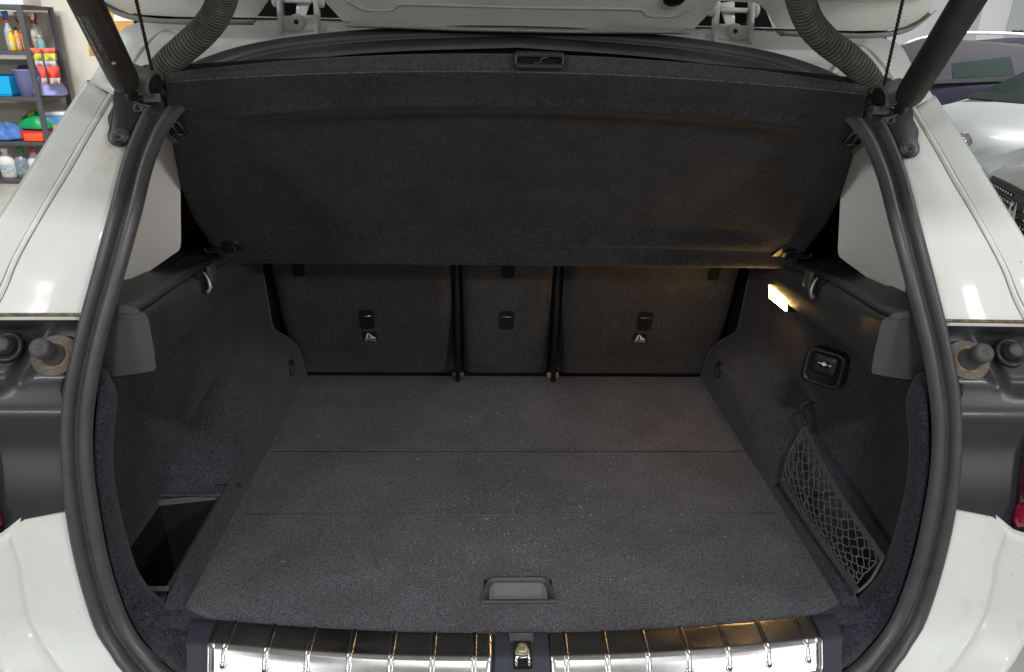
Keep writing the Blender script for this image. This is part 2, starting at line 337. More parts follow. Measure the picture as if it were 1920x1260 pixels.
# ------------------------------------------------------------------ inside the boot
edge = lambda x: .842+.033*(x/.46)**2          # rear edge of the load floor
def WX(y, z):                                   # inner face of the left side carpet
    base = -.655+.033*ss((y-1.14)/.1)+.03*ss((y-1.16)/.12)*ss((z-.11)/.1)+.01*ss((y-1.45)/.15)
    zt = np.interp(y, [1.08, 1.14, 1.2, 1.3, 1.4, 1.5, 1.7], [-.03, .03, .085, .145, .19, .215, .22])
    b = ss((zt-z)/.13)*ss((y-1.165)/.06)
    x = base*(1-b)+(-.514)*b; ye = yend(z); k = ss((y-(ye-.12))/.12)
    return x*(1-k)+np.interp(z, [0, .10, .14, .18, .33], [-.513, -.518, -.532, -.553, -.560])*k
def yend(z): return np.interp(z, [0, .09, .135, .17, .33], [1.735, 1.70, 1.665, 1.625, 1.62])
for s in (-1, 1):
    name = 'side_carpet'
    Ts = np.linspace(0, 1, 64); Zs = np.linspace(-.25, .36, 50)
    rows = [[V(-s*WX(.955+t*(yend(z)-.955), z), .955+t*(yend(z)-.955), z) for z in Zs] for t in Ts]+[[V(-s*(WX(yend(z), z)-.03), yend(z)+.012, z) for z in Zs]]
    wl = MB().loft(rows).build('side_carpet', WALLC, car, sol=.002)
    # carpeted frame that runs round the opening
    a = [on(*q, .004) for q in [(183, 690), (184, 740), (178, 814), (178, 880), (190, 960), (206, 1040), (230, 1120), (256, 1180), (296, 1228), (332, 1262), (372, 1275)]]
    b = [on(*q, .06) for q in [(205, 700), (228, 742), (221, 814), (220, 880), (229, 942), (248, 1018), (268, 1076)]]+[at(305, 1122, Z=.004), at(341, 1141, Z=.003), at(383, 1163, Z=.001), at(384, 1200, Z=-.012)]
    m_ = [(p+q)/2+V(.006, -.006, .006) for p, q in zip(spl(a, 30), spl(b, 30))]
    A_, B_ = mir(spl(a, 30), -s), mir(spl(b, 30), -s); M_ = mir(m_, -s)
    ret = mir([p+V(-.045*w, .035*w, -.02*(1-w)) for p, w in zip(spl(b, 30), [1]*20+[.8, .6, .4, .2, .1, 0, 0, 0, 0, 0])], -s)
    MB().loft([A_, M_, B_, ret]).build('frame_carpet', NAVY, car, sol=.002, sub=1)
    MB().add([(s*.44, .85, -.003), (s*.545, .868, -.003), (s*.545, .955, -.003), (s*.44, .955, -.003)], [(0, 1, 2, 3)]).build('corner_carpet', NAVY, car, smooth=False)
    # ledge strip beside the load floor and the open pocket
    rows = []
    for y in np.linspace(.900, 1.34, 22):
        e = 0; g = ss((y-.900)/.06)
        rows.append([V(s*x, y, z) for x, z in [(.515, -.006), (.518, .001+.005*g), (.526, .001+.015*g), (.538, .001+.021*g), (.546+.12*e, .0+.020*g), (.547+.12*e, -.02)]])
    ld = MB().loft(rows).build('pocket_ledge', WALLC, car, sol=.003, sub=1)
    MB().add([(s*.53, 1.180, .016), (s*.67, 1.180, .016), (s*.67, 1.36, .016), (s*.53, 1.36, .016)], [(0, 1, 2, 3)]).build('pocket_back', WALLC, car, smooth=False)
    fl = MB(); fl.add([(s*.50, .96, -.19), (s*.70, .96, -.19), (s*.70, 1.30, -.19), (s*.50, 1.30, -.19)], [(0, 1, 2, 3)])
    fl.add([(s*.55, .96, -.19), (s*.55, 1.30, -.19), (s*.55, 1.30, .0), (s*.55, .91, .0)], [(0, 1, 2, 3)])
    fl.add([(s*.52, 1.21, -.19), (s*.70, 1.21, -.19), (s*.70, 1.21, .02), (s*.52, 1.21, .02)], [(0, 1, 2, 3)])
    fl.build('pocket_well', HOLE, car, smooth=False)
    # plastic upper trim, swept along the car
    st, s2 = [], []
    for y, zr, zt in [(1.012, .356, .452), (1.04, .355, .447), (1.07, .354, .440), (1.10, .353, .436), (1.17, .347, .432), (1.25, .340, .428), (1.34, .334, .420), (1.40, .334, .404), (1.50, .333, .400), (1.70, .331, .398)]:
        sc = .008*math.exp(-((y-1.20)/.12)**2)
        fx = -.012*ss((1.10-y)/.085)
        st.append([V(s*(x+(fx if x < .6 else 0)), y, z) for x, z in [(.66, zr-.03), (.575, zr-.006), (.557, zr-.002), (.554, zr+.003), (.552, zr+.03), (.552, zt-.018), (.554, zt-.009), (.562, zt-.004), (.66, zt-.004)]])
        s2.append([V(s*(x+(fx if x < .6 else 0)), y-.004, z) for x, z in [(.60, zt-.006), (.566+sc, zt-.007), (.560+sc, zt-.003), (.566+sc, zt+.003), (.585+sc*.7, zt+.006-sc*.5), (.612, zt-.002-sc*.7), (.636, zt-.010), (.660, zt-.016), (.70, zt-.016)]])
    ut = MB().loft(st).build('upper_trim', PLAST, car, sub=1)
    MB().loft(s2).build('trim_ledge', PLAST, car, sub=1)
    fr = [p for p in st[0]]; ef = fr[1:8]+[V(s*.66, 1.012, .446), V(s*.66, 1.012, .335)]
    MB().add([p+V(0, -.002, 0) for p in ef], [tuple(range(len(ef)))]).build('trim_end', PLAST, car, smooth=False)
    le = s2[0]; MB().add([p+V(0, -.001, 0) for p in le], [tuple(range(len(le)))]).build('ledge_end', PLAST, car, smooth=False)
    # pale pillar lining
    pa, pb_ = V(-.69, 1.275, 0), V(-.60, 1.31, 0); pn_ = V(pb_[1]-pa[1], -(pb_[0]-pa[0]), 0); pn_ /= np.linalg.norm(pn_)
    def onpl(x, y):
        d = _f+AX*(x-960)/F-AU*(y-630)/F; t = ((pa-CAM)@pn_)/(d@pn_); return CAM+d*t
    pt = [onpl(*q) for q in [(205, 560), (262, 522), (328, 476), (336, 470), (339, 463), (340, 452), (339, 356), (345, 290), (340, 180), (245, 260), (205, 420)]]
    MB().prism(mir(pt, -s), V(-s*-.008, .012, 0)).build('pillar_lining', BEIGE, car, smooth=False, bev=.002)
    MB().add(mir([V(-.70, 1.40, .38), V(-.70, 1.9, .38), V(-.66, 1.9, .86), V(-.66, 1.40, .86)], -s), [(0, 1, 2, 3)]).build('quarter_glass', BLACK, car, smooth=False)
    MB().add(mir([V(-.56, 1.66, -.05), V(-.72, 1.66, -.05), V(-.72, 1.66, .34), V(-.585, 1.66, .34)], -s), [(0, 1, 2, 3)]).build('side_filler', BLACK, car, smooth=False)
    # lashing hook under a small square plate
    h = mir([V(-.556, 1.256, .412), V(-.554, 1.292, .412)], -s)
    hk = MB().box(h[1]+V(0, .012, .0), (.008, .030, .034)).build('hook_plate', PLASTG, car, bev=.002)
    MB().box(h[0]+V(-.0*s, 0, .0), (.010, .028, .040)).build('hook_slot', BLACK, hk, bev=.004)
    MB().tube(spl([h[0]+V(-s*.004, .006, .016), h[0]+V(-s*.012, .002, .006), h[0]+V(-s*.016, -.002, -.010), h[0]+V(-s*.009, -.003, -.020)], 14), np.linspace(.003, .0052, 14), 8).build('hook', mat('hook_metal', (.30, .30, .30), .45, metal=1.), hk)
    # lashing eye low on the arch
    e = mir([V(-.517, 1.60, .085)], -s)[0]
    MB().tube([e+V(-s*.004, .016*math.cos(q), .018*math.sin(q)) for q in np.linspace(-1.4, 4.4, 16)], .003, 6).build('lashing_eye', PLASTD, car)

# headliner and cabin sheet, unseen, added to block stray light
MB().add([(-.66, 1.39, .845), (.66, 1.39, .845), (.66, 3.2, .86), (-.66, 3.2, .86)], [(0, 1, 2, 3)]).build('headliner_light_block', HOLE, car, smooth=False)
MB().add([(-.82, 2.6, -.6), (.82, 2.6, -.6), (.82, 2.6, .9), (-.82, 2.6, .9)], [(0, 1, 2, 3)]).build('cabin_light_block', BLACK, car, smooth=False)  # black sheet added out of sight to stop light entering
MB().add([(-.82, .90, -.24), (.82, .90, -.24), (.82, 2.6, -.24), (-.82, 2.6, -.24)], [(0, 1, 2, 3)]).build('underfloor', BLACK, car, smooth=False)

# left pocket bin
P = [V(-.655, 1.155, .020), V(-.543, 1.175, .020), V(-.543, .925, .020), V(-.60, .925, .020), V(-.655, .98, .020)]
cc = sum(P)/len(P); Pin = [cc+(p-cc)*V(.86, .93, 1)-V(0, 0, .004) for p in P]; Pd = [cc+(p-cc)*V(.62, .82, 1)-V(0.0, 0, .17) for p in P]
bn = MB().loft([[p+V(0, 0, -.006) for p in P], [p+V(0, 0, .004) for p in P], Pin], True).build('pocket_rim', PLAST, car, smooth=False, bev=.0015)
MB().loft([Pin, Pd], True).build('pocket_bin', PLASTD, bn, smooth=False)
MB().add(Pd, [tuple(range(5))]).build('bin_bottom', PLASTD, bn, smooth=False)
MB().box((-.597, 1.158, .031), (.10, .003, .002)).build('bin_lip', PLASTG, bn, smooth=False)

# ---- load floor in two boards
def board(name, yfun0, yfun1, hole=None):
    xs = sorted(set(np.round(np.r_[np.linspace(-.514, .514, 30), [-.052, .058]], 4))); n = 12; mb = MB()
    ts = np.linspace(0, 1, n)
    def Y(x, t): return yfun0(x)*(1-t)+yfun1(x)*t
    if hole:
        rowsY = [lambda x: yfun0(x), lambda x: .912, lambda x: .962]+[(lambda x, q=q: q) for q in np.linspace(1.0, yfun1(0), 6)]
    else: rowsY = [(lambda x, t=t: Y(x, t)) for t in ts]
    vs = [[V(x, r(x), 0) for x in xs] for r in rowsY]; nx = len(xs); fs = []
    for i in range(len(rowsY)-1):
        for j in range(nx-1):
            if hole and i == 1 and xs[j] >= -.0521 and xs[j+1] <= .0581: continue
            fs.append((i*nx+j, i*nx+j+1, (i+1)*nx+j+1, (i+1)*nx+j))
    mb.add([p for r in vs for p in r], fs)
    # turned down edges
    for r, d in ((vs[0], 1), (vs[-1], 1), ([v[0] for v in vs], 1), ([v[-1] for v in vs], 1)):
        mb.loft([r, [p-V(0, 0, .003) for p in r]])
    return mb.build(name, CARPET, car, smooth=False)
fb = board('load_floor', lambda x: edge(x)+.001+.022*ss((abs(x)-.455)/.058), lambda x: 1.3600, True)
fr_ = board('rear_floor_flap', lambda x: 1.3678, lambda x: 1.735)
lint = MB()
for i in range(300):
    if i < 150: x, y = rng.normal(.02, .16), rng.normal(1.17, .12)
    elif i < 245: x, y = rng.uniform(-.45, .45), rng.normal(1.52, .09)
    else: x, y = rng.uniform(-.48, .48), rng.uniform(.9, 1.7)
    if abs(x) > .49 or not .9 < y < 1.71 or abs(y-1.365) < .009: continue
    l = rng.choice([.0007, .001, .0016, .004], p=[.5, .3, .16, .04]); a = rng.uniform(0, 3.14); w = .0006
    d = V(math.cos(a), math.sin(a), 0)*l; e = V(-math.sin(a), math.cos(a), 0)*w
    lint.add([V(x, y, .0009)+p for p in (d+e, d-e, -d-e, -d+e)], [(0, 1, 2, 3)])
MB().add([(-.514, 1.345, -.0035), (.514, 1.345, -.0035), (.514, 1.385, -.0035), (-.514, 1.385, -.0035)], [(0, 1, 2, 3)]).build('fold_joint', BLACK, fb, smooth=False)
MB().box((0, 1.141, .0001), (1.0, .005, .0007)).build('fold_ridge', CARPET, fb)
tag(lint.build('lint_specks', LINT, fb, smooth=False), kind='stuff')
# recessed handle
def trap(kx, z, dy0=0, dy1=0, w0=.062, w1=.048, r=.010):
    cx = .003; p = [V(cx-w0*kx, .907+dy0, z), V(cx+w0*kx, .907+dy0, z), V(cx+w1*kx, .966+dy1, z), V(cx-w1*kx, .966+dy1, z)]; out = []
    for i in range(4):
        a, b, c = p[i-1], p[i], p[(i+1) % 4]; u = (a-b)/np.linalg.norm(a-b); v = (c-b)/np.linalg.norm(c-b)
        for t in np.linspace(0, 1, 6): out.append((1-t)**2*(b+u*r)+2*t*(1-t)*b+t*t*(b+v*r))
    return out
hd = MB().loft([trap(1.02, .0), trap(1.02, .0025), trap(1., .0036), trap(.95, .003, .008, -.003), trap(.89, -.006, .014, -.005), trap(.82, -.030, .012, -.001)], True).build('floor_handle', PLAST, fb)
MB().add([V(-.046, .920, -.016), V(.052, .920, -.016), V(.047, .970, -.003), V(-.041, .970, -.003)], [(0, 1, 2, 3)]).build('handle_well', mat('handle_well', (.15, .15, .155), .55, bump=.4, bscale=1200), hd, smooth=False)

# ---- steel sill plates
def sill_pt(x, t, lift=0.):
    # t: 0 at floor edge, 1 at the bottom of the front face
    P_ = [(0, .003), (.003, .0062), (.028, .0062), (.048, .0058), (.053, .0036), (.059, -.003), (.072, -.020), (.086, -.036)]
    tt = np.linspace(0, 1, len(P_)); d = np.interp(t, tt, [p[0] for p in P_]); z = np.interp(t, tt, [p[1] for p in P_]); f = ss((t-.5)/.3)
    return V(x, edge(x)-d-lift*f*.7, z+lift*(1-.5*f))
xs = np.linspace(-.492, .492, 60); ts = np.linspace(0, 1, 15)
base = [[sill_pt(x*(1-.035*t if abs(x) > .4 else 1), t, -.0025)-V(0, .0, .0) for x in xs] for t in ts]+[[V(x*.97, edge(x)-.115, -.075) for x in xs]]
MB().loft(base).build('sill_trim', LEATH, car)
MB().loft([[V(x, edge(x)+.001, .0005) for x in xs], [V(x, edge(x)+.001, -.10) for x in xs]]).build('sill_riser', LEATH, car)
RX = [.066, .125, .184, .243, .303, .363, .424]
for s in (-1, 1):
    def px(t, k):  # taper and rounded outer ends
        x0 = .041 if s > 0 else .039; x1 = .455-.012*t; tr = ss((t-.86)/.14)
        return s*(x0+(x1-.010*tr-x0)*k)
    rows = [[sill_pt(px(t, k), t, .0008) for k in np.linspace(0, 1, 40)] for t in np.linspace(.03, .93, 28)]
    pl = MB().loft(rows).build('sill_plate', STEEL, car, sol=.0008)
    for x in RX:
        rb = []
        for t in np.linspace(.04, .80, 24):
            w = .0048; rb.append([sill_pt(s*(x+w*q), t, .0008+.0026*math.sqrt(max(0, 1-q*q))-.0004) for q in np.linspace(-1, 1, 9)])
        r_ = MB().loft(rb).build('rib', STEELP if False else STEEL, pl)
        c = sill_pt(s*x, .80, .0018); nn = V(0, -.72, .7)
        MB().disc(c, nn, [(.0058, -.001), (.0054, .0016), (.0036, .002), (.0032, .0008)], 16).build('rib_end', STEELP, r_)
        MB().disc(c, nn, [(.0033, .0008), (.001, .001)], 12).build('drain_hole', HOLE, r_)
    rim = [sill_pt(px(t, 1), t, .0012) for t in np.linspace(.5, .93, 12)]+[sill_pt(px(.93, k), .93, .0012) for k in np.linspace(.98, 0, 30)]
    MB().tube(rim, .0013, 6).build('plate_rim', STEELP, pl)
# latch
lt = MB().loft([[sill_pt(x, t, .0035) for x in np.linspace(-.036, .042, 14)] for t in np.linspace(0, 1, 14)]).build('latch_cover', LEATH, car)
lc = [[V(.003+q*w, edge(0)-d, z) for q in (-1, 1)] for w, d, z in [(.0185, .007, .0108), (.0165, .022, .0092), (.0125, .024, .004), (.0125, .07, -.012)]]
MB().loft(lc).build('latch_scoop', PLASTG, lt, smooth=False, sol=.002)
MB().box((.003, edge(0)-.044, .0075), (.026, .040, .006), np.array(Matrix.Rotation(R(12), 3, 'X'))).build('latch_recess', BLACK, lt, smooth=False)
MB().box((.003, edge(0)-.036, .0112), (.021, .022, .002), np.array(Matrix.Rotation(R(10), 3, 'X'))).build('latch_plate', BRASS, lt, bev=.002)
MB().disc((.003, edge(0)-.037, .0122), (0, -.2, 1), [(.008, 0), (.008, .002), (.006, .0028), (.003, .0026)], 16).build('latch_bolt', BRASS, lt)
MB().tube([V(-.006, edge(0)-.062, .004), V(-.006, edge(0)-.052, .012), V(.012, edge(0)-.052, .012), V(.012, edge(0)-.062, .004)], .0032, 8).build('striker', CHROME, lt)

# ---- rear seat backs
def seat(x0, x1, slot, hole, lab):
    def Yz(z): return 1.745-.27*z
    n = 14; rows = []
    for z in np.linspace(.0, .62, 16):
        row = []
        for t in np.linspace(0, 1, 26):
            x = x0+(x1-x0)*t; e = min(t, 1-t)*(x1-x0); r = .022; dep = r-math.sqrt(max(0, r*r-max(0, r-e)**2)); zz = max(0, .03-z); dep += zz*zz*6
            row.append(V(x, Yz(z)+dep+.002*math.sin(9*x+3*z)*0, z+.003))
        rows.append([V(x0-.0, Yz(z)+.10, z+.003)]+row+[V(x1, Yz(z)+.10, z+.003)])
    o = MB().loft(rows).build('seat_back', SEATC, car)
    tag(o, lab)
    cx = slot; M3 = frame((0, -1, -.27)); xx, yy, nn = M3
    def at_seat(x, z, off=0.): return V(x, Yz(z), z)+nn*off
    sl = MB().prism(rrect(at_seat(cx, .176, .0012), xx, yy, .036, .047, .008), nn*.0012).build('tether_slot', BLACK, o, smooth=False)
    MB().box(at_seat(cx, .183, .004), (.030, .003, .0022)).build('tether_bar', STEELP, sl)
    lip = MB().prism(rrect(at_seat(cx, .152, .0016), xx, yy, .032, .014, .005), nn*.002).build('slot_lip', PLASTD, sl, smooth=False)
    if hole is not None: MB().prism(rrect(at_seat(hole, .315, .001), xx, yy, .028, .05, .006), nn*.001).build('top_slot', BLACK, o, smooth=False)
    return o, at_seat, M3
for x0, x1, sl_, ho, lb, tg in ((-.556, -.137, -.344, -.49, 'left seat back with a tether slot and sticker', True), (-.108, .108, 0., 0., 'narrow middle seat back with one tether slot', False), (.137, .556, .344, .49, 'right seat back lit by the boot lamp', True)):
    o, asx, (xx, yy, nn) = seat(x0, x1, sl_, ho, lb)
    if tg:
        cx = sl_+(.003 if sl_ < 0 else -.006); c = asx(cx, .120, .002)
        tg_ = MB().prism(rrect(c, xx, yy, .034, .030, .002), nn*.001).build('tether_sticker', PLASTD, o, smooth=False)
        f = nn*.0016
        g = MB()      # pictogram: seat with an anchor hook and strap
        def P2(a, b): return c+xx*a*.034+yy*b*.030+f
        g.add([P2(a, b) for a, b in [(.02, -.12), (.38, -.12), (.40, -.02), (.20, .10), (.06, .30), (-.04, .38), (-.05, .30), (.0, .16)]], [tuple(range(8))])
        g.add([P2(a, b) for a, b in [(-.38, -.12), (-.02, -.12), (-.02, -.19), (-.38, -.19)]], [(0, 1, 2, 3)])
        g.add([P2(a, b) for a, b in [(.02, -.15), (.40, -.15), (.40, -.20), (.02, -.20)]], [(0, 1, 2, 3)])
        g.add([P2(a, b) for a, b in [(-.30, -.08), (-.14, -.08), (-.10, .30), (-.02, .36), (-.05, .42), (-.20, .36), (-.24, .2)]], [tuple(range(7))])
        g.build('sticker_pictogram', WHITEP, tg_, smooth=False)
        text('sticker_text', 'TOP TETHER', .0052, basis(c-yy*.0108+nn*.0016, xx, yy, nn), WHITEP, tg_, .0001)
for x in (-.1225, .1225):
    bl = MB().box((x, 1.715, .3), (.012, .03, .62)).build('belt_channel', RUBBERD, car)
    MB().box((x, 1.722, .010), (.030, .012, .014)).build('hinge_cover', mat('hinge_tan', (.30, .19, .10), .6) if x > 0 else PLASTG, bl, bev=.003)
MB().add([(-.7, 1.79, -.1), (.7, 1.79, -.1), (.7, 1.65, .62), (-.7, 1.65, .62)], [(0, 1, 2, 3)]).build('seat_gap_filler', BLACK, car, smooth=False)

# ---- boot lamp, switch (right side wall)
def wall_pt(y, z): return V(-WX(y, z), y, z)
q = [at(1440, 535, X=.551), at(1470, 559, X=.551), at(1470, 582, X=.551), at(1441, 559, X=.551)]
lf = MB().prism([p+V(.002, 0, 0) for p in q], V(.02, 0, 0)).build('boot_lamp', LAMP, car, smooth=False)
cq = sum(q)/4; of = [cq+(p-cq)*1.10+V(.004, 0, 0) for p in q]
MB().loft([of, [p+V(.03, 0, 0) for p in of]], True).build('lamp_bezel', PLASTD, lf, smooth=False)
sc = V(.0, 1.275, .24); sx = -WX(1.275, .24); nrm = V(-.70, -.68, .16); xx, yy, nn = frame(nrm); sc = at(1544, 690, X=.572)
o1, o2, o3 = (rrect(sc+nn*h, xx, yy, w, hh, r) for h, w, hh, r in ((-.03, .072, .068, .014), (.004, .072, .068, .014), (.004, .058, .054, .010)))
sw = MB().loft([o1, o2, o3, rrect(sc-nn*.008, xx, yy, .056, .052, .009)], True).build('seat_release_switch', PLASTD, car)
MB().add(rrect(sc-nn*.006, xx, yy, .057, .053, .009), [tuple(range(20))]).build('switch_well', BLACK, sw, smooth=False)
bt = MB().loft([rrect(sc+yy*.007+nn*h, xx, yy, w, hh, .006) for h, w, hh in ((-.008, .046, .038), (.0, .045, .036), (.002, .041, .032), (.0022, .02, .012))], True).build('switch_button', PLASTD, sw)
sy = MB(); cs = sc+yy*.008+nn*.0032
sy.add([cs+xx*(.0042*math.cos(a))+yy*(.0036*math.sin(a)) for a in np.linspace(0, 6.28, 16, endpoint=False)], [tuple(range(16))])
sy.add([cs+xx*a+yy*b for a, b in [(-.011, -.0006), (.008, -.0006), (.008, .0006), (-.011, .0006)]], [(0, 1, 2, 3)])
sy.add([cs+xx*(.0115+.0018*math.cos(a))+yy*(.0018*math.sin(a)) for a in np.linspace(0, 6.28, 12, endpoint=False)], [tuple(range(12))])
sy.build('switch_symbol', WHITEP, bt, smooth=False)

# ------------------------------------------------------------------ tailgate, hinges, struts, harness
tg0 = lambda px, py, k=0.: at(px, py, Y=1.30-k)
low = [(178, -14), (200, 4), (225, 17), (262, 26), (330, 30), (480, 32), (492, 15), (504, -2), (520, -16), (600, -16), (607, -1), (643, 38.5), (700, 40), (757, 41), (770, 44), (860, 46), (960, 47)]
eL = [at(x, y, Y=1.285) for x, y in low]; eL[-1][0] = 0
tgdir = V(0, -.40, .92)
def rowat(d, w=1.0): return [p+tgdir*d+V(np.sign(p[0])*-0, 0, 0) for p in eL]
full = lambda r: list(r)+[np.array([-p[0], p[1], p[2]]) for p in r[::-1][1:]]
E0 = full(eL); r0 = [p+V(0, .012, .010) for p in E0]; topz = lambda p, d: V(p[0]*(1+.10*d), 1.285-.82*d-.02*(1-(p[0]/.6)**2), .885+.25*d)
def inner(p, d): base = p+tgdir*d; return base
rowsT = [r0, E0]+[[V(p[0], (p+tgdir*d)[1], (p+tgdir*d)[2]) for p in E0] for d in (.004, .02, .045)]
rowsT += [[topz(p, d) for p in E0] for d in (.10, .25, .5, .8, 1.05)]
tgt = MB().loft(rowsT).build('tailgate', PAINTIN, car, sol=.002, wn=True)
# outer skin of the tailgate, above the inner panel
MB().loft([[V(x, 1.33-.82*d, .950+.25*d) for x in np.linspace(-.60-.03*d, .60+.03*d, 8)] for d in np.linspace(0, 1.12, 6)]).build('outer_skin', PAINT, tgt, sol=.004)
# hem that shows below the inner panel
for s in (-1, 1):
    hm = [at(x, y, Y=1.275) for x, y in [(165, -16), (188, 4), (214, 20), (258, 32), (330, 37), (470, 38)]]
    MB().loft([spl(mir(hm, -s), 30), spl(mir([p+V(0, .01, -.006) for p in hm], -s), 30), spl(mir([p+V(0, .03, .0) for p in hm], -s), 30)]).build('hem', mat('hem_grey', (.33, .33, .31), .5), tgt, sol=.002)  # outer hem in a darker grey
    hm2 = [at(x, y, Y=1.30) for x, y in [(648, 46), (760, 50), (860, 54), (962, 56)]]; hm2[-1][0] = 0
    MB().loft([spl(mir(hm2, -s), 20), spl(mir([p+V(0, .012, -.003) for p in hm2], -s), 20), spl(mir([p+V(0, .05, .004) for p in hm2], -s), 20)]).build('hem', PAINT, tgt, sol=.002)
    cr = [at(x, y, Y=1.262) for x, y in [(648, -2), (672, 14), (690, 18), (728, 18.5), (742, 12), (752, 7), (860, 10), (962, 13)]]; cr[-1][0] = 0
    cr = [p+V(0, .012-.03*((13-y)/40), 0) for p, (x, y) in zip(cr, [(0, -2), (0, 14), (0, 18), (0, 18), (0, 12), (0, 7), (0, 10), (0, 13)])]
    MB().tube(spl(mir(cr, -s), 40), .0028, 6).build('pressed_crease', PAINTIN, tgt)
pg = at(1264, -3, Y=1.235); MB().disc(pg, (0, -.5, -.85), [(.017, -.004), (.017, .003), (.013, .005), (.002, .005)], 20).build('rubber_plug', PLASTD, tgt)
for s in (-1, 1):
    MB().add(mir([at(x, y, Y=1.392) for x, y in [(480, 31), (642, 34), (612, -18), (502, -18)]], -s), [(0, 1, 2, 3)]).build('hinge_gap_shade', BLACK, car, smooth=False)  # black sheet stands in for the shade behind the hinge

for s in (-1, 1):
    h0 = at(560, 45, Y=1.375); sp_ = .00095   # hinge built about its screw, one traced pixel = .91 mm
    xh, yh, nh = V(1, 0, 0), V(0, .18, .98), V(0, -.98, .18)
    def H(px, py, off=0.): p = h0+xh*(px-560)*sp_-yh*(py-45)*sp_+nh*off; return mir([p], -s)[0]
    nm = nh.copy()
    pts = [H(*q, -.006) for q in [(496, 40), (500, 62), (508, 78), (522, 88), (545, 90), (600, 84), (632, 76), (644, 66), (646, 48), (640, 40)]]
    hg = MB().prism(pts, nm*.006).build('hinge_plate', PAINT, car, bev=.002)
    for q in [(521, 60), (619, 54)]: MB().disc(H(*q, .0), nm, [(.0098, -.001), (.0098, .002), (.008, .003), (.001, .0032)], 20).build('rivet', PAINT, hg)
    MB().prism([H(*q, .001) for q in [(541, 80), (541, 62), (592, 60), (592, 84)]], nm*.006).build('knuckle', PAINT, hg, bev=.0015)
    arm = MB().prism([H(*q, .006) for q in [(534, 34), (594, 31), (594, 56), (585, 58), (572, 60), (556, 61), (545, 58), (535, 58)]], nm*.006).build('arm_plate', PAINT, hg, bev=.002)
    scw = MB().disc(H(560, 45, .012), nm, [(.0135, -.001), (.0135, .0025), (.012, .0045), (.0058, .0048)], 24).build('torx_screw', PAINT, arm)
    star = [H(560+5.8*(1 if k % 2 else .55)*math.cos(k*math.pi/6), 45+5.8*(1 if k % 2 else .55)*math.sin(k*math.pi/6), .0170) for k in range(12)]
    MB().prism(star, nm*.0002).build('torx_socket', HOLE, arm, smooth=False)
    for ex in (532, 596):
        MB().prism([H(ex-4, 66, .0), H(ex+4, 66, .0), H(ex+4, -14, .0), H(ex-4, -14, .0)], nm*.022).build('hinge_ear', PAINT, hg, bev=.002)
        MB().disc(H(ex-(7 if ex < 560 else -7), 8, .011), xh*(1 if (ex > 560) == (s < 0) else -1), [(.011, -.004), (.011, .004), (.008, .006)], 16).build('pivot_head', PAINT, hg)
    MB().tube([H(532, 8, .011), H(596, 8, .011)], .0042, 10).build('hinge_pin', PAINT, hg)
    MB().prism([H(*q, -.004) for q in [(555, 34), (572, 34), (588, -6), (560, -10)]], nm*.004).build('link', PAINT, hg, bev=.001)

    # powered gas strut with its bracket on the pillar
    lo = at(237, 158, Y=1.085); hi = at(158, -4, Y=.985); d = (hi-lo)/np.linalg.norm(hi-lo)
    pth = mir([lo-d*.004, lo-d*.001, lo+d*.006, lo+d*.016, lo+d*.45], -s)
    gs = MB().tube(pth, [.0125, .0165, .0185, .0195, .0195], 28).build('gas_strut', mat('strut_black', (.022, .020, .019), .45, var=.35, vscale=25, dirt=(.05, .043, .036), dthr=.6, dscale=30), car)
    MB().tube(mir([lo-d*.025, lo+d*.003], -s), .0085, 14).build('ball_socket', PLASTD, gs)
    # printed lines on the strut
    c0 = lo+d*.055; view = CAM-c0; view -= d*(view@d); view /= np.linalg.norm(view); side = np.cross(d, view)
    if s < 0:
        side = side if side[0] < 0 else -side
        pr = MB()
        for k, (a0, a1, b0, b1) in enumerate([(48, 58, .022, .098), (20, 22.5, .03, .100), (25, 27.5, .05, .098), (30, 32.5, .045, .101), (36, 38.5, .07, .100)]):
            y0 = b0
            while y0 < b1:
                l = rng.uniform(.001, .004) if k else rng.uniform(.002, .010)
                vs = [c0+d*(yy_-.02)+.01962*(math.cos(R(a))*view+math.sin(R(a))*side) for a in (a0, a1) for yy_ in (y0, y0+l)]
                pr.add(vs, [(0, 1, 3, 2)]); y0 += l+rng.uniform(.0006, .0016)
        pr.build('strut_print', GREYPR, gs, smooth=False)
        st_ = MB()
        ctr = c0+d*.004+.0197*(math.cos(R(8))*view+math.sin(R(8))*side)
        for k in range(3):
            a = k*math.pi/3; u_ = d*math.cos(a)+side*math.sin(a); w_ = np.cross(u_, view)*.0004
            st_.add([ctr+u_*.003+w_, ctr+u_*.003-w_, ctr-u_*.003-w_, ctr-u_*.003+w_], [(0, 1, 2, 3)])
        st_.build('star_print', WHITEP, gs, smooth=False)
    out = [(226, 152), (220, 170), (217, 188), (218, 202), (209, 220), (208, 228), (211, 242), (207, 256), (209, 266), (217, 275), (229, 277), (239, 272), (246, 260), (256, 245), (270, 218), (284, 200), (272, 190), (264, 172), (256, 152)]
    ob = [on(x, y, -.006) for x, y in out]
    br = MB().prism(mir(ob, -s), V(0, -.012, .004)).build('strut_bracket', PLASTD, car, bev=.003)
    for q, r_ in (((228, 256), .0125), ((264, 204), .011)):
        c = mir([on(*q, -.019)], -s)[0]
        bo = MB().disc(c, V(0, -.85, .5), [(r_, -.004), (r_, .002), (r_*.85, .004), (r_*.7, .0035), (r_*.68, .006), (r_*.5, .0065), (r_*.42, .003)], 22).build('bracket_bolt', RUBBER, br)
    MB().disc(mir([on(240, 168, -.02)], -s)[0], V(0, -.9, .4), [(.013, -.01), (.013, .004), (.009, .009), (.002, .010)], 18).build('ball_stud', GREYMET, br)
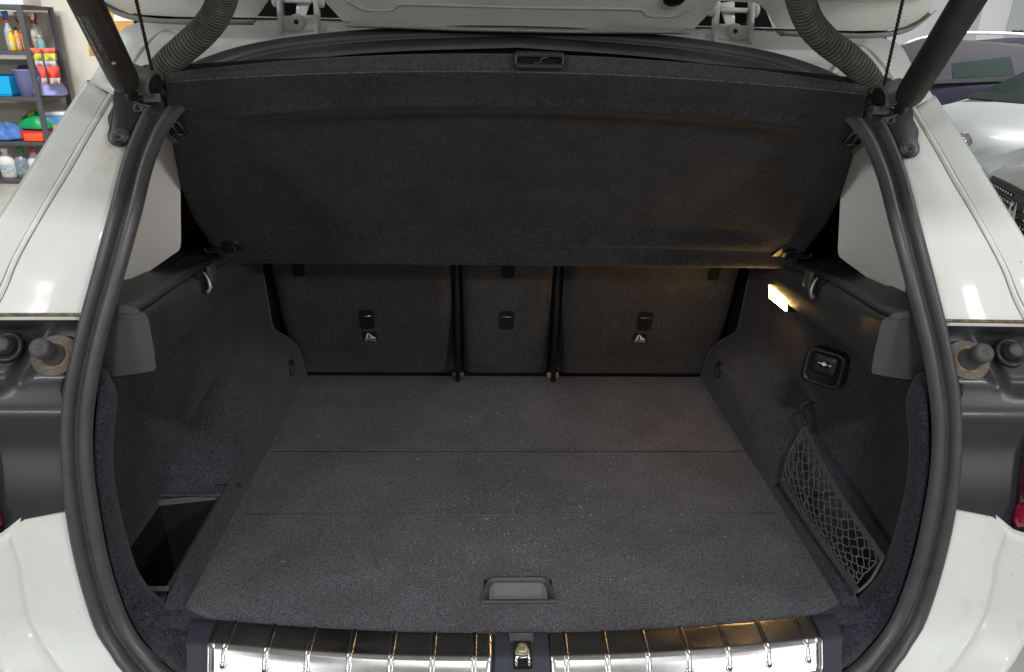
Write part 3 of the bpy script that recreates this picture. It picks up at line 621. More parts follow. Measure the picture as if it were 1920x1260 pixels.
    # corrugated harness hose
    hp = [at(293, 152, Y=1.175), at(312, 122, Y=1.165), at(345, 92, Y=1.15), at(378, 62, Y=1.135), at(402, 32, Y=1.115), at(416, 0, Y=1.09), at(424, -40, Y=1.05), at(428, -90, Y=1.0)] if s < 0 else None
    if s > 0:
        hp = [at(1640, 172, Y=1.175), at(1622, 140, Y=1.165), at(1590, 108, Y=1.15), at(1550, 78, Y=1.135), at(1520, 45, Y=1.115), at(1503, 5, Y=1.09), at(1496, -40, Y=1.05), at(1492, -90, Y=1.0)]
    pp = spl(hp, 700); ns = 46
    rad = [.0150+.0045*ss(.5+1.2*math.sin(2*math.pi*ns*i/700)) for i in range(700)]
    hs = MB().tube(pp, rad, 18).build('harness_hose', HOSE, car)
    MB().disc(pp[4], pp[12]-pp[0], [(.027, -.006), (.028, 0), (.024, .007), (.017, .009)], 20).build('hose_grommet', RUBBERD, hs)

# ------------------------------------------------------------------ parcel shelf hanging from its cords
ps = empty('parcel_shelf', (0, 1.45, .40), 'black felt parcel shelf tilted up on two cords above the boot', 'parcel shelf')
wv = [0, .12, .3, .5, .7, .85, 1.]
ww = [.572, .588, .593, .584, .562, .543, .521]
def shelf_pt(u, v):
    w = np.interp(v, wv, ww); g = 1-u*u
    y0, z0 = 1.45, .394; y1, z1 = 1.150-.018*g, .753+.024*g
    p = V(u*w, y0+(y1-y0)*v, z0+(z1-z0)*v)
    n = V(0, -.77, -.63)                       # faces the camera and down
    pan = ss((.88-abs(u))/.09)*ss((.82+.035*g-v)/.085)*ss((v-.12)/.07)
    rid = math.exp(-((v-(.84+.032*g))/.013)**2)*ss((.9-abs(u))/.08)*.0045+math.exp(-((abs(u)-.90)/.014)**2)*ss((.84-v)/.08)*ss((v-.12)/.1)*.004
    dome = -.012*(1-abs(u)**4)*math.sin(math.pi*np.clip(v, 0, 1))
    roll = .016*math.exp(-((v-.035)/.028)**2)-.005*math.exp(-((v-.092)/.008)**2)
    return p+n*(-.017*pan+rid*2.0+dome*1.6+roll)
us = np.linspace(-1, 1, 110); vs_ = np.linspace(0, 1, 90)
pn = MB().loft([[shelf_pt(u, v) for u in us] for v in vs_]).build('shelf_panel', FELT, ps, sol=.004)
lipr = []
for h_, b_ in ((0, 0), (.25, -.003), (.6, -.002), (1, .004), (1.02, .014)):
    lipr.append([shelf_pt(u, 1)+V(0, b_, (.012+.0115*(1-u*u))*h_) for u in us])
MB().loft(lipr).build('shelf_lip', mat('lit_lip_felt', (.046, .046, .048), .9, grain=.35, gscale=450, bump=.4, bscale=700, sheen=.15, spec=.15), ps)  # lighter copy of the felt, brighter light on the lip put into its colour
ed = MB().tube([shelf_pt(u, 1)+V(0, -.001, 0) for u in us], .0011, 6).build('worn_edge', mat('worn_edge', (.085, .08, .078), .9, var=.7, vscale=200), ps)
MB().loft([[shelf_pt(u, 0)+V(0, 0, 0) for u in us], [shelf_pt(u, 0)+V(0, .008, .004) for u in us], [shelf_pt(u, 0)+V(0, .02, .03) for u in us]]).build('front_roll', FELT, ps)
MB().tube([shelf_pt(u, 0)+V(0, -.001, -.001) for u in us], .0010, 5).build('worn_edge', mat('worn_edge_low', (.10, .09, .08), .9, var=.7, vscale=200), ps)
MB().loft([[shelf_pt(u, 1)+V(0, .016, .022) for u in us], [shelf_pt(u, 0)+V(0, .05, .04) for u in us]]).build('shelf_top', FELT, ps)
# grip on the lip
gc = shelf_pt(.02, 1)+V(.012, -.004, .016); xx, yy, nn = frame((0, -.95, .15))
gr = MB().loft([rrect(gc+nn*h, xx, yy, w, hh, r) for h, w, hh, r in ((-.006, .074, .024, .007), (.006, .074, .024, .007), (.008, .070, .020, .006), (.008, .064, .009, .003), (-.004, .062, .008, .003))], True).build('shelf_grip', PLASTD, ps)
MB().box(gc-nn*.002, (.066, .004, .016)).build('grip_recess', BLACK, gr, smooth=False)
MB().tube([gc+xx*a+yy*b+nn*.006 for a, b in [(-.008, -.004), (0, -.004), (.004, .003), (.012, .004)]], .0008, 5).build('grip_mark', PLASTG, gr)
for s in (-1, 1):
    # curled end clip that carries the cord
    c = mir([at(272, 152, Y=1.120)], -s)[0]; ax = V(-s*.93, -.25, -.28); ax /= np.linalg.norm(ax); e1, e2, _ = frame(ax)
    if e2[2] < 0: e2 = -e2
    sgn = 1
    arc = np.linspace(R(-150), R(110), 20); e1y = e1 if e1[1] < 0 else -e1
    rw = [[c+ax*t+(e1y*math.cos(a)+e2*math.sin(a))*(.0165+.001*0) for a in np.linspace(R(-110), R(160), 24)] for t in (-.021, -.015, .012, .018)]
    cl = MB().loft(rw).build('end_clip', PLASTG, ps, sol=.0028)
    MB().box(c+V(-s*.008, -.004, -.022), (.024, .004, .012)).build('clip_tab', PLASTG, cl, bev=.001)
    MB().tube([c+ax*.006+V(0, .004, .0), c+ax*.0165+V(0, .004, 0)], .0145, 16).build('clip_core', BLACK, cl)
    lp = mir([at(x, y, Y=1.128) for x, y in [(290, 180), (268, 176), (253, 181), (251, 189), (262, 195), (284, 200)]], -s)
    MB().tube(spl(lp, 24), .0022, 6).build('fabric_loop', RUBBER, ps)
    MB().add(mir([at(x, y, Y=1.131) for x, y in [(300, 172), (268, 177), (254, 182), (253, 188), (264, 193), (300, 212)]], -s), [(0, 1, 2, 3, 4, 5)]).build('loop_fabric', FELT, ps, sol=.002)
    # cord up to the tailgate
    top = at(254, -6, Y=1.02) if s < 0 else at(1694, -6, Y=1.02); lo = c+V(-s*.0, .004, .014) if s > 0 else at(285, 130, Y=1.115)
    if s > 0: lo = at(1656, 165, Y=1.115)
    dd = (top-lo); cp = [lo+dd*t for t in np.linspace(0, 1.35, 90)]
    MB().tube([p+V(.0006*math.sin(i*2.2), .0006*math.cos(i*2.2), 0) for i, p in enumerate(cp)], .0021, 7).build('cord', CORD, ps)
    # square side catch
    pc = mir([at(322, 236, Y=1.178)], -s)[0]; xx, yy, nn = frame((0, -.77, -.63)); xx = xx*(1 if xx[0] > 0 else -1)
    xq = xx*(-s)   # towards the shelf middle
    def Q(a, b, h=.006): return pc+xq*a+yy*b+nn*h
    fm = MB()
    for a, b in (((-.012, .014), (.016, .014)), ((.016, .014), (.020, -.008)), ((-.010, .004), (.008, .006)), ((-.006, -.012), (.014, -.012)), ((.004, .006), (.007, -.012))): fm.tube([Q(*a), Q(*b)], .0014, 6)
    ct = fm.build('side_catch', RUBBER, ps)
    MB().prism([Q(-.012, .015, 0), Q(.017, .015, 0), Q(.021, -.010, 0), Q(.012, -.016, 0), Q(-.010, -.014, 0)], nn*.004).build('catch_recess', BLACK, ct, smooth=False)
    MB().prism([Q(-.018, -.002, .002), Q(-.010, -.002, .002), Q(-.002, -.030, .002), Q(-.010, -.032, .002)], nn*.004).build('catch_edge', PLASTG, ct, smooth=False)
    # pivot at the front corner
    pv = mir([at(435, 458, Y=1.425)], -s)[0]
    def K(a, b, h=.004): return pv+xq*a+yy*b+nn*h
    pb = MB().prism([K(*q, 0) for q in [(-.014, -.010), (-.016, .012), (-.008, .021), (.010, .022), (.020, .015), (.026, -.002), (.028, -.012)]], nn*.010).build('pivot_block', PLASTD, ps, bev=.002)
    MB().prism([K(*q, .010) for q in [(-.012, -.006), (-.012, .013), (.012, .013), (.008, -.006)]], nn*.006).build('pivot_cap', PLASTD, pb, bev=.0015)
    MB().tube([K(.012, .013, .016), K(.008, -.006, .016), K(-.010, -.006, .016)], .0008, 5).build('cap_edge', PLASTG, pb)
    MB().tube([K(-.012, -.009, .006), K(-.050, -.011, .006)], .0042, 10).build('pivot_pin', PLASTD, pb)
    MB().tube(spl([K(-.030, -.014, .008), K(-.048, -.016, .008), K(-.054, -.011, .008), K(-.052, -.004, .008)], 14), .0016, 6).build('pin_clip', PLASTG, pb)
    if s < 0: text('letter', 'D', .011, basis(K(.024, -.009, .0105), xx, yy, nn), PLASTG, pb, .0003)

# ------------------------------------------------------------------ luggage net over the right pocket
nt = empty('luggage_net', (.55, 1.05, .02), 'black elastic luggage net stretched over the right side pocket', 'net')
hkp = at(1506, 768, X=.572); t0 = at(1507, 800, X=.567); t1 = at(1572, 925, X=.572); t2 = at(1655, 1048, X=.585); b0 = at(1466, 904, X=.522); b1 = at(1532, 1003, X=.526); b2 = at(1608, 1110, X=.533)
TB = spl([t0, (t0+t1)/2+V(-.002, 0, 0), t1, t2], 60); BB = spl([b0, b1, b2], 60)
def netp(a, b):     # a along the pocket, b from lower to upper band
    i = np.clip(a, 0, 1)*59; lo_ = BB[int(i)]*(1-i % 1)+BB[min(59, int(i)+1)]*(i % 1); up_ = TB[int(i)]*(1-i % 1)+TB[min(59, int(i)+1)]*(i % 1)
    return lo_*(1-b)+up_*b+V(-.012*math.sin(math.pi*b), 0, -.006*math.sin(math.pi*b))
nm_ = MB(); na, nr = 13, 6
for i in range(-3, na+4):
    for sg in (1, -1):
        pts = []
        for k in range(nr*6+1):
            b = k/(nr*6); ph = (k/6+.15*math.sin(i*1.7)) % 2; tri = abs(ph-1)-.5; tri = .5*math.copysign(min(1, abs(tri)*2.6), tri) if abs(tri) > .0 else 0
            a = (i+.5+sg*tri+.8*b*math.sin(b*3)+.10*math.sin(i*2.3+b*5))/na
            if 0 <= a <= 1: pts.append(netp(a**.93, b))
        if len(pts) > 2: nm_.tube(pts, .00115, 5, True)
nm_.build('mesh', NETM, nt)
for P_, nme in ((TB, 'upper_band'), (BB, 'lower_band')):
    nrm_ = V(-.75, -.35, .55); nrm_ /= np.linalg.norm(nrm_)
    T = np.gradient(P_, axis=0); T /= np.linalg.norm(T, axis=1)[:, None]; sd = np.cross(T, nrm_); w = .0055
    MB().loft([[p+q*w*k for p, q in zip(P_, sd)] for k in (-1, -.5, 0, .5, 1)]).build(nme, BAND, nt, sol=.0025)
MB().tube(spl([t0+V(0, 0, .0), (t0+b0)/2+V(-.004, .004, 0), b0], 20), .0021, 7).build('side_cord', NETM, nt)
MB().tube(spl([t2, (t2+b2)/2+V(.0, -.004, -.004), b2], 20), .0024, 7).build('side_cord', NETM, nt)
MB().tube(spl([t0, t0+V(.004, .006, .012), hkp+V(-.004, 0, .0), hkp+V(0, .004, .012), hkp+V(.01, .0, .016)], 20), .0026, 8).build('net_hook', PLASTD, nt)
MB().tube([b0+V(0, .004, -.002), b0+V(.004, .0, .006), b0+V(.01, -.008, .002)], .005, 8).build('gathered_corner', NETM, nt)

# ------------------------------------------------------------------ shelving with cleaning supplies, far left
STL = mat('shelf_grey_steel', (.075, .072, .078), .5, var=.1)
un = empty('shelving_unit', (-5.0, 7.7, -.65), 'dark grey steel shelving rack of cleaning supplies against the garage wall', 'shelving')
zl = [.955, .565, .155, -.26, -.63]; X0, X1, Y0, Y1 = -5.75, -4.30, 7.45, 7.95
for z in zl: MB().box(((X0+X1)/2, (Y0+Y1)/2, z), (X1-X0, Y1-Y0, .035)).build('shelf_board', STL, un, smooth=False, bev=.004)
for x in (X0, X1-.0):
    for y in (Y0-.012, Y1+.012): MB().box((x, y, .16), (.05, .02, 1.62)).build('post', STL, un, smooth=False, bev=.003)
def item(name, mb, m, label, cat, group=None, **k): return tag(mb.build(name, m, **k), label, cat, group)
def pxw(px0, px1, py0, py1, Y): a = at(px0, py1, Y=Y); b = at(px1, py0, Y=Y); return a[0], b[0], a[2], b[2]
def plain(n, c, r=.5, **k): return mat(n, c, r, **k)
SH = {0: zl[0]+.0185, 1: zl[1]+.0185, 2: zl[2]+.0185, 3: zl[3]+.0185, 4: zl[4]+.0185}
def bottle(name, label, px0, px1, top, lev, Y, body, capc, trig=False, jug=False, collar=None):
    x0, x1, _, zt = pxw(px0, px1, top, top+1, Y); zb = SH[lev]; r = abs(x1-x0)/2; cx = (x0+x1)/2; h = zt-zb
    e = empty(name, (cx, Y, zb), label, 'bottle')
    hb = h*(.70 if trig else .86); a, b = (r, r*.62) if jug else (r, r)
    rows = [[V(cx+a*k*math.cos(q), Y+b*k*math.sin(q), zb+hb*t) for q in np.linspace(0, 2*math.pi, 18, endpoint=False)] for t, k in ((0, .9), (.02, 1), (.35, 1), (.62, 1), (.76, .85 if not jug else .9), (.90, .45), (1., .32))]
    MB().loft(rows, True, True).build('bottle_body', body, e)
    lr = [[V(cx+a*1.012*math.cos(q), Y+b*1.012*math.sin(q), zb+hb*t) for q in np.linspace(-2.6, -.55, 10)] for t in (.16, .54)]
    if h > .15: MB().loft(lr).build('paper_label', mat('label_tint', tuple(np.clip(np.array(body.node_tree.nodes['Principled BSDF'].inputs[0].default_value[:3])*.4+rng.uniform(.12, .55, 3)*.7, 0, 1)), .6, var=.5, vscale=45), e)
    if trig:
        MB().disc((cx, Y, zb+hb), (0, 0, 1), [(r*.42, 0), (r*.42, h*.07), (r*.3, h*.08)], 14).build('collar', collar or capc, e)
        MB().prism([V(cx-r*.9, Y-.012, zb+hb+h*.20), V(cx-r*.9, Y-.012, zb+hb+h*.28), V(cx+r*.5, Y-.012, zb+hb+h*.30), V(cx+r*.7, Y-.012, zb+hb+h*.22), V(cx+r*.3, Y-.012, zb+hb+h*.08), V(cx-r*.2, Y-.012, zb+hb+h*.08), V(cx-r*.25, Y-.012, zb+hb+h*.18)], V(0, .024, 0)).build('trigger_head', capc, e, bev=.004)
        MB().box((cx-r*.55, Y, zb+hb+h*.12), (.010, .014, h*.16)).build('trigger', collar or capc, e, bev=.003)
    else: MB().disc((cx, Y, zb+hb), (0, 0, 1), [(r*.42, 0), (r*.42, h*.12), (r*.34, h*.14)], 16).build('cap', capc, e)
    return e
cw = plain('cap_white', (.78, .76, .72)); cr_ = plain('cap_red', (.62, .05, .03)); cb = plain('cap_black', (.012, .012, .014)); cg = plain('cap_green', (.02, .26, .04)); cbl = plain('cap_blue', (.05, .2, .6)); co = plain('cap_orange', (.75, .10, .03))
bottle('spray_bottle', 'blue topped spray bottle at the end of the upper shelf', 0, 16, 20, 1, 7.62, plain('pale_blue', (.30, .40, .48)), cbl, True, collar=cr_)
bottle('bottle', 'slim bright yellow bottle among orange ones on upper shelf', 12, 24, 54, 1, 7.52, plain('yellow_bottle', (.80, .52, .02)), plain('cap_yellow', (.8, .52, .02)))
bottle('bottle', 'orange bottle with a black cap on upper shelf', 22, 34, 50, 1, 7.56, plain('orange_pale', (.76, .30, .07)), cb)
bottle('bottle', 'deep orange bottle beside the shelf post', 33, 45, 56, 1, 7.60, plain('orange_deep', (.72, .16, .02)), co)
bottle('spray_bottle', 'white spray bottle with red collar behind the orange bottles', 25, 38, 22, 1, 7.80, plain('milky', (.62, .60, .56)), cw, True, collar=cr_)
bottle('spray_bottle', 'clear spray bottle with white and red trigger right of the post', 50, 64, 22, 1, 7.76, plain('clearish', (.58, .58, .55)), cw, True, collar=cr_)
bottle('spray_bottle', 'small pale spray bottle with dark red trigger on upper shelf', 57, 70, 24, 1, 7.86, plain('clear2', (.55, .53, .50)), plain('cap_darkred', (.35, .05, .05)), True)
bottle('bottle', 'small turquoise bottle at the outer end of upper shelf', 66, 80, 66, 1, 7.62, plain('turq', (.22, .50, .55)), cw)
x0, x1, _, _ = pxw(-30, 54, 0, 7, 7.6)
item('carton', MB().box(((x0+x1)/2, 7.65, SH[0]+.06), (x1-x0, .3, .118)), plain('carton_white', (.70, .74, .78)), 'white carton lying on top of the shelving rack', 'box', bev=.006)
x0, x1, _, zt = pxw(-25, 31, 141, 180, 7.6); zb = SH[2]
b_ = [V(x0+.02, 7.49, zb), V(x1-.02, 7.49, zb), V(x1-.02, 7.78, zb), V(x0+.02, 7.78, zb)]; t_ = [V(x0, 7.47, zt), V(x1, 7.47, zt), V(x1, 7.80, zt), V(x0, 7.80, zt)]; i_ = [V(p[0]*1+(.012 if k in (0, 3) else -.012), p[1]+(.012 if k < 2 else -.012), zt-.01) for k, p in enumerate(t_)]; j_ = [p-V(0, 0, .16) for p in i_]
item('tub', MB().loft([b_, t_, i_, j_], True, True), plain('cyan_tub', (.01, .38, .72), .35), 'bright cyan open plastic tub on the middle shelf', 'tub', smooth=False, bev=.006)
x0, x1, _, zt = pxw(30, 66, 131, 180, 7.58); cx, r = (x0+x1)/2, (x1-x0)/2
item('bucket', MB().disc((cx, 7.64, zb), (0, 0, 1), [(r*.80, 0), (r, zt-zb), (r*1.04, zt-zb), (r*.92, zt-zb-.01), (r*.74, .02)], 24), plain('lavender', (.42, .44, .78), .45), 'lavender bucket standing next to the cyan tub', 'bucket')
x0, x1, _, zt = pxw(28, 52, 120, 133, 7.8)
item('container', MB().disc(((x0+x1)/2, 7.86, zb), (0, 0, 1), [(.075, 0), (.08, .15), (.075, .235), (.05, .262), (.01, .268)], 18), plain('slate_blue', (.12, .12, .22), .8), 'slate blue round container behind the lavender bucket', 'container')
def cloth(name, px0, px1, py0, py1, Y, zb, m, label, seed, cat='cloth', k=1.0):
    x0, x1, _, zt = pxw(px0, px1, py0, py1, Y); r_ = np.random.default_rng(seed); ph = r_.uniform(0, 6, 6); rows = []
    for t in np.linspace(0, 1, 9):
        row = []
        for q in np.linspace(0, 2*math.pi, 26, endpoint=False):
            w = math.sqrt(max(0.02, 1-t**2.2))*(1+.10*math.sin(3*q+ph[0]+2*t)+.07*math.sin(7*q+ph[1]))
            row.append(V((x0+x1)/2+(x1-x0)/2*w*math.cos(q), Y+.12*w*math.sin(q), zb+.002+(zt-zb)*t*(1+.16*math.sin(2*q+ph[2])*t)))
        rows.append(row)
    return item(name, MB().loft(rows, True, True), m, label, cat, sub=1)
cloth('cloth', 66, 116, 140, 180, 7.62, SH[2], plain('lav_cloth', (.36, .38, .72), .9), 'lavender cloth hanging at the end of the middle shelf', 3)
cloth('cloth', -20, 42, 232, 264, 7.58, SH[3], plain('blue_cloth', (.09, .20, .52), .9, var=.4, vscale=12), 'crumpled blue cloth on the third shelf', 4)
cloth('bag', 40, 106, 212, 249, 7.70, SH[3]+.09, plain('green_bag', (.012, .33, .10), .4), 'crumpled green plastic bag on the third shelf', 5, 'bag')
cloth('cloth', 56, 78, 205, 224, 7.78, SH[3]+.19, plain('lime_cloth', (.42, .55, .10), .8), 'lime cloth peeking above the green bag', 6)
x0, x1, _, zt = pxw(26, 112, 245, 258, 7.66)
item('tray', MB().box(((x0+x1)/2, 7.70, SH[3]+.045), (x1-x0, .3, .085)), plain('red_tray', (.50, .03, .035), .5), 'flat red tray under the green bag', 'tray', bev=.012)
x0, x1, _, zt = pxw(50, 83, 248, 263, 7.5)
item('block', MB().box(((x0+x1)/2, 7.49, SH[3]+.04), (x1-x0, .07, .075)), plain('orange_pad', (.85, .09, .02), .6), 'bright orange block at the front of third shelf', 'block', bev=.010)
x0, x1, _, zt = pxw(98, 130, 210, 262, 7.7); cx, r = (x0+x1)/2, (x1-x0)/2; zb = SH[3]
pt_ = MB().loft([[V(cx+r*k*a, 7.75+r*k*b, z) for a, b in ((-1, -1), (1, -1), (1, 1), (-1, 1))] for k, z in ((.82, zb), (1, zt-.03))], True, True)
e = empty('paint_tub', (cx, 7.75, zb), 'light blue tub with white lid and yellow mark by the rear post', 'tub')
pt_.build('tub_body', plain('sky_blue', (.14, .42, .75), .4), e, smooth=False, bev=.01); MB().box((cx, 7.75, zt-.012), (r*2.15, r*2.15, .034)).build('lid', cw, e, smooth=False, bev=.006)
MB().box((cx+.0, 7.75-r*.96, zb+.09), (.09, .012, .10)).build('yellow_mark', plain('yellow_mark', (.75, .62, .08)), e, smooth=False)
bottle('jerrycan', 'big white jerrycan at the outer end of lowest shelf', -8, 22, 277, 4, 7.6, cw, cw, jug=True)
bottle('bottle', 'clear bottle of grey liquid with a green cap on lowest shelf', 23, 50, 276, 4, 7.62, plain('grey_liquid', (.22, .25, .30), .3), cg)
bottle('bottle', 'white bottle with a red cap on lowest shelf', 48, 72, 278, 4, 7.64, plain('white_bottle', (.68, .68, .68)), cr_)
# hi-vis vest on the end of the rack
vt = empty('safety_vest', (-4.2, 7.5, .5), 'orange and yellow reflective vest hanging from the end of the rack', 'vest')
def vq(a, b): return at(a, b, Y=7.42+.06*((a-60)/50))
def vpart(n, rows_, c):
    MB().loft([[vq(a, y)+V(0, .02*math.sin(a*.35+y*.05), 0) for a in np.linspace(x0, x1, 12)] for y, x0, x1 in rows_]).build(n, plain('vest_'+n, c, .7), vt, sol=.006)
vpart('shoulder', [(90, 57, 100), (100, 60, 104)], (.85, .16, .09)); vpart('yellow_band', [(100, 62, 104), (114, 66, 106)], (.62, .56, .08)); vpart('grey_band', [(114, 66, 106), (124, 69, 108)], (.45, .50, .52))
vpart('orange_panel', [(124, 70, 109), (146, 76, 111)], (.90, .09, .05)); vpart('hem_band', [(146, 77, 111), (158, 82, 112)], (.55, .42, .36))
MB().tube([vq(78, 92)-V(0, .02, 0), vq(86, 124)-V(0, .02, 0), vq(94, 157)-V(0, .02, 0)], .008, 6).build('zip', plain('vest_zip', (.10, .08, .14)), vt)
# sheet on the wall
e = empty('poster', (-3.5, 8.09, .6), 'orange printed sheet with a white label taped to the wall', 'poster')
q = [at(152, -10, Y=8.09), at(262, -20, Y=8.09), at(285, 96, Y=8.09), at(168, 104, Y=8.09)]
MB().prism(q, V(0, .006, 0)).build('sheet', plain('orange_sheet', (.72, .36, .08), .6, var=.25, vscale=4, dirt=(.40, .22, .09), dthr=.5, dscale=3), e, smooth=False)
q = [at(213, 28, Y=8.085), at(251, 27, Y=8.085), at(252, 39, Y=8.085), at(214, 40, Y=8.085)]
MB().prism(q, V(0, .003, 0)).build('white_label', plain('label_white', (.82, .84, .78)), e, smooth=False)

# ------------------------------------------------------------------ cars parked on the right
GLASS = mat('car_glass', (.03, .042, .04), .1, spec=.35); TYRE = mat('tyre', (.012, .012, .013), .8)
def carbody(name, label, origin, heading, Lc, Wc, prof_, paint, glass_rows, wheels=(.8, 3.4)):
    """prof_: list of (x along length from the nose, z hood/roof, z belt, half width factor)."""
    o3 = np.array(origin, float); hx = np.array(heading, float); hx /= np.linalg.norm(hx); hy = np.array([-hx[1], hx[0]])
    def G(x, y, z): p = o3[:2]-hx*x+hy*y; return V(p[0], p[1], -.65+z)
    e = empty(name, G(Lc/2, 0, 0), label, 'car', None)
    xs_ = np.linspace(0, Lc, 40); zt = np.interp(xs_, [p[0] for p in prof_], [p[1] for p in prof_]); zb = np.interp(xs_, [p[0] for p in prof_], [p[2] for p in prof_]); wf = np.interp(xs_, [p[0] for p in prof_], [p[3] for p in prof_])
    rows = []
    for x, a, b, w in zip(xs_, zt, zb, wf):
        hw = Wc/2*w; k = min(1, max(0, (a-b)/.45)); rw = hw*(1-.20*k)
        half = [(hw*.93, .28), (hw, .50), (hw, (b+.5)/2), (hw*.985, b-.04), (hw*.955, b), (rw*.985, a-.06*(.3+k)), (rw*.90, a-.015), (rw*.5, a+.01), (0, a+.015)]
        rows.append([G(x, y, z) for y, z in half]+[G(x, -y, z) for y, z in half[::-1][1:]])
    MB().loft(rows, False, True).build('body', paint, e, sol=.0)
    for i, x in enumerate(wheels):
        for sg in (-1, 1):
            c = G(x, sg*(Wc/2-.10), .33); n_ = V(hy[0]*sg, hy[1]*sg, 0)
            MB().disc(c, n_, [(.40, .07), (.40, .108), (.35, .109)], 28).build('wheel_arch', BLACK, e)
            w_ = MB().disc(c, n_, [(.33, -.10), (.34, .02), (.33, .112), (.23, .115), (.22, .10)], 28).build('wheel', TYRE, e)
            MB().disc(c, n_, [(.22, .112), (.20, .104), (.05, .113), (.01, .114)], 20).build('rim', PLASTG, w_)
    return e, G, (zt, zb, wf, xs_)
def panel(nm, pts, m, e, th=.012): return MB().prism([np.array(p) for p in pts], V(0, .0, th)).build(nm, m, e, smooth=False, bev=.0)
DKP = mat('dark_grey_paint', (.018, .018, .032), .45, spec=.3); WHP = mat('cool_white_paint', (.74, .79, .79), .35, coat=.1); SIL = mat('pearl_paint', (.60, .59, .56), .2, coat=.6)
# dark SUV seen from the side
e1, G1, _ = carbody('parked_car', 'dark grey estate car with roof rails parked behind the white car', (4.05, 9.95), (-1, 0), 4.6, 1.85, [(0, .70, .66, .80), (.25, .86, .80, .95), (1.25, 1.02, .96, 1), (1.5, 1.06, .99, 1), (2.15, 1.47, 1.03, 1), (2.8, 1.53, 1.05, 1), (3.8, 1.48, 1.08, 1), (4.3, 1.25, 1.1, .97), (4.6, .8, .75, .9)], DKP, None)
def side(e, G, nm, pts, m, Wc, dz=.0, th=.02):
    # panel on the side that faces the camera; y follows the body side lean
    def yy_(z): return (Wc/2*(.965-.20*.95*np.clip((z-1.02)/.45, 0, 1))+.012)
    sgn = 1 if G(0, 1, 0)[1] < G(0, -1, 0)[1] else -1
    P_ = [G(x, sgn*yy_(z), z) for x, z in pts]; return MB().prism(P_, (G(0, -sgn*th, 0)-G(0, 0, 0))).build(nm, m, e, smooth=False)
PURP = mat('window_frame', (.060, .058, .063), .6, spec=.1)
def px2local(px, py, Y, G0): p = at(px, py, Y=Y); return (p[0]-G0, p[2]+.65)
def strip(px_list, Y): return [px2local(a, b, Y, 4.05) for a, b in px_list]
SY = 9.10
side(e1, G1, 'window_surround', strip([(1690, 92), (1740, 72), (1800, 74), (1925, 82), (1990, 96), (1990, 148), (1700, 158)], SY), PURP, 1.85)
side(e1, G1, 'window', strip([(1700, 104), (1745, 86), (1768, 85), (1762, 120), (1750, 150), (1700, 154)], SY-.02), GLASS, 1.85)
side(e1, G1, 'window', strip([(1792, 84), (1895, 88), (1904, 110), (1904, 142), (1786, 146)], SY-.02), GLASS, 1.85)
side(e1, G1, 'pale_window_patch', strip([(1808, 99), (1836, 99), (1839, 110), (1824, 112), (1816, 125), (1805, 125)], SY-.035), mat('pale_green_patch', (.38, .47, .38), .5), 1.85, th=.004)  # pale green patch laid over the window
side(e1, G1, 'chrome_strip', strip([(1690, 158), (1714, 150), (1990, 141), (1990, 147), (1714, 158), (1690, 164)], SY-.02), CHROME, 1.85)
rl = [at(x, y, Y=9.25) for x, y in [(1690, 86), (1720, 74), (1780, 63), (1850, 62), (1925, 65), (2000, 72)]]
MB().tube(spl(rl, 24), .018, 8).build('roof_rail', plain('rail_silver', (.72, .74, .74), .3), e1)
MB().box(at(1908, 60, Y=9.4), (.12, .05, .05)).build('roof_fin', PLASTD, e1, bev=.01)
# white car facing left
e2, G2, _ = carbody('parked_car', 'white car showing bonnet and windscreen in front of the dark estate car', (3.41, 6.09), (-.953, -.30), 4.4, 1.78, [(0, .58, .54, .66), (.15, .70, .64, .86), (.5, .83, .76, .96), (1.25, .94, .87, 1), (1.45, .975, .90, 1), (2.3, 1.36, .95, 1), (3.2, 1.40, .97, 1), (4.1, 1.15, .98, .97), (4.4, .8, .75, .9)], WHP, None, wheels=(.52, 3.4))
def quadz(pts, nm, m, e, th=.01): return MB().prism(pts, V(-.004, -.006, th)).build(nm, m, e, smooth=False)
quadz([G2(1.52, .74, 1.020), G2(1.52, -.74, 1.020), G2(2.26, -.60, 1.362), G2(2.26, .60, 1.362)], 'windscreen', mat('screen_glass', (.03, .055, .045), .15, spec=.3), e2)
quadz([G2(1.40, .80, .976), G2(1.40, -.80, .976), G2(1.54, -.78, 1.032), G2(1.54, .78, 1.032)], 'cowl', BLACK, e2)
side(e2, G2, 'window', [(1.75, 1.0), (2.35, 1.30), (3.3, 1.33), (3.8, 1.02)], GLASS, 1.78)
hl = at(1804, 266, Y=5.62)
MB().disc(hl, V(-.35, -.9, .15), [(.075, -.01), (.07, .012), (.05, .02), (.01, .022)], 6).build('headlight', mat('headlight', (.42, .40, .36), .15, coat=.8, var=.4, vscale=30), e2)
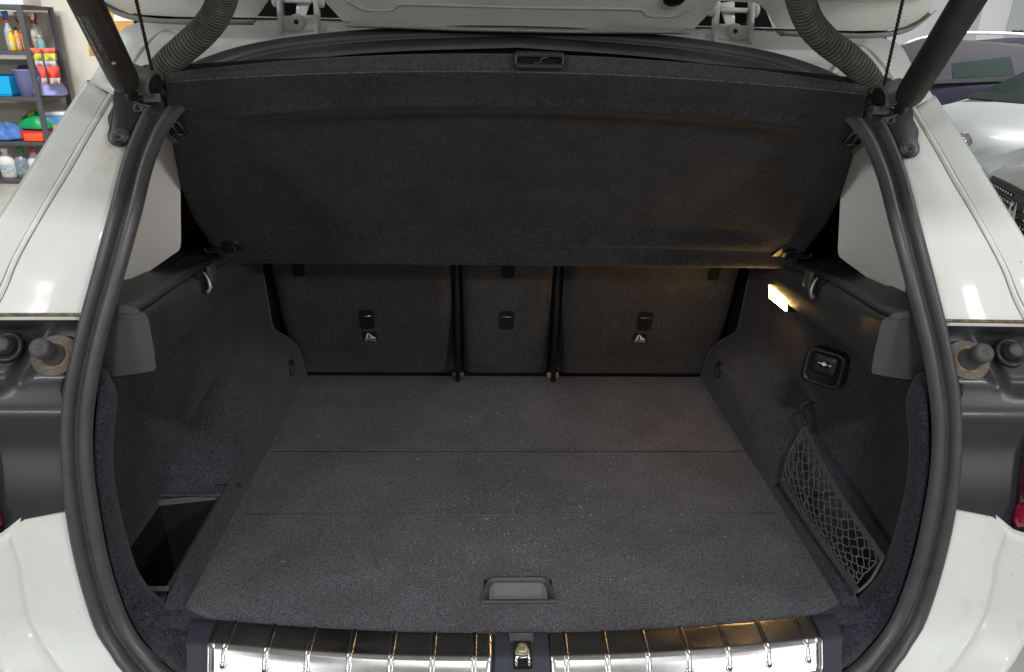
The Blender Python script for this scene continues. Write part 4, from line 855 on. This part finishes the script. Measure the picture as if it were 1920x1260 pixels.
# pearl car with dark grille, number plate and emblem
e3, G3, _ = carbody('parked_car', 'pearl coloured car showing its black studded grille and number plate', (2.81, 3.82), (-.95, .30), 4.3, 1.78, [(0, .76, .70, .74), (.08, .81, .76, .82), (.4, .87, .82, .95), (1.2, .96, .88, 1), (1.5, 1.0, .9, 1), (2.2, 1.48, 1.02, 1), (3.4, 1.48, 1.04, 1), (4.0, 1.2, 1.02, .96), (4.3, .8, .75, .9)], SIL, None, wheels=(.9, 3.45))
hx = V(-.95, .30, 0); hx /= np.linalg.norm(hx); hyv = V(-hx[1], hx[0], 0)
gpts = [G3(-.012, y, z) for y, z in [(-.52, .75), (.52, .75), (.60, .69), (.52, .42), (.3, .34), (-.3, .34), (-.52, .42), (-.60, .69)]]
gl = MB().prism(gpts, -hx*.05).build('grille', PLASTD, e3, smooth=False)
studs = []
proto = None
for i, z in enumerate(np.arange(.37, .74, .042)):
    for j in range(-12, 13):
        y = j*.045+(i % 2)*.0225
        if abs(y) > np.interp(z, [.34, .42, .69, .75], [.28, .50, .57, .49]) or (z < .50 and abs(y) < .28) or abs(y) < .10 and .54 < z < .72: continue
        c = G3(-.016, y, z)
        if proto is None:
            proto = MB().disc(V(0, 0, 0), hx, [(.010, -.004), (.009, .006), (.004, .009), (.0005, .0095)], 8).build('grille_stud', plain('stud_chrome', (.55, .55, .55), .15, metal=1.), None); studs.append(proto); o = proto
        else: o = proto.copy(); C.objects.link(o)
        o.parent = gl; o.location = c-WL[gl]
for i, z in enumerate(np.arange(.39, .74, .042)): MB().box(G3(-.014, 0, z), (.010, .92, .004), np.array([hx, hyv, V(0, 0, 1)]).T).build('grille_bar', PLASTG, gl, smooth=False)
em = MB()   # emblem: rampant figure reduced to its bright blades
for tri in ([(-.07, .60), (-.040, .70), (-.015, .62)], [(-.08, .52), (-.02, .565), (-.04, .50)], [(.0, .56), (.03, .70), (.07, .60), (.03, .52)]):
    em.prism([G3(-.03, y, z) for y, z in tri], hx*.008)
em.build('emblem', CHROME, e3, smooth=False)
pc = G3(-.05, .13, .50); pltw = np.array([hyv, V(0, 0, 1)])
xp = np.cross(-hx, V(0, 0, 1))
pl_ = MB().prism(rrect(pc, xp, V(0, 0, 1), .52, .115, .008), hx*.008).build('number_plate', plain('plate_cream', (.72, .72, .52), .5), e3, smooth=False)
text('plate_text', '2 M', .11, basis(pc+hx*.0088+xp*.02, xp, V(0, 0, 1), hx), plain('plate_ink', (.05, .05, .05)), pl_, .0005)
for sg in (-1, 1): MB().prism([G3(.02, sg*y, z) for y, z in [(.62, .735), (.80, .76), (.83, .70), (.66, .66)]], hx*.03).build('headlight', mat('lamp_glass', (.55, .58, .58), .1, coat=1), e3, smooth=False, bev=.01)
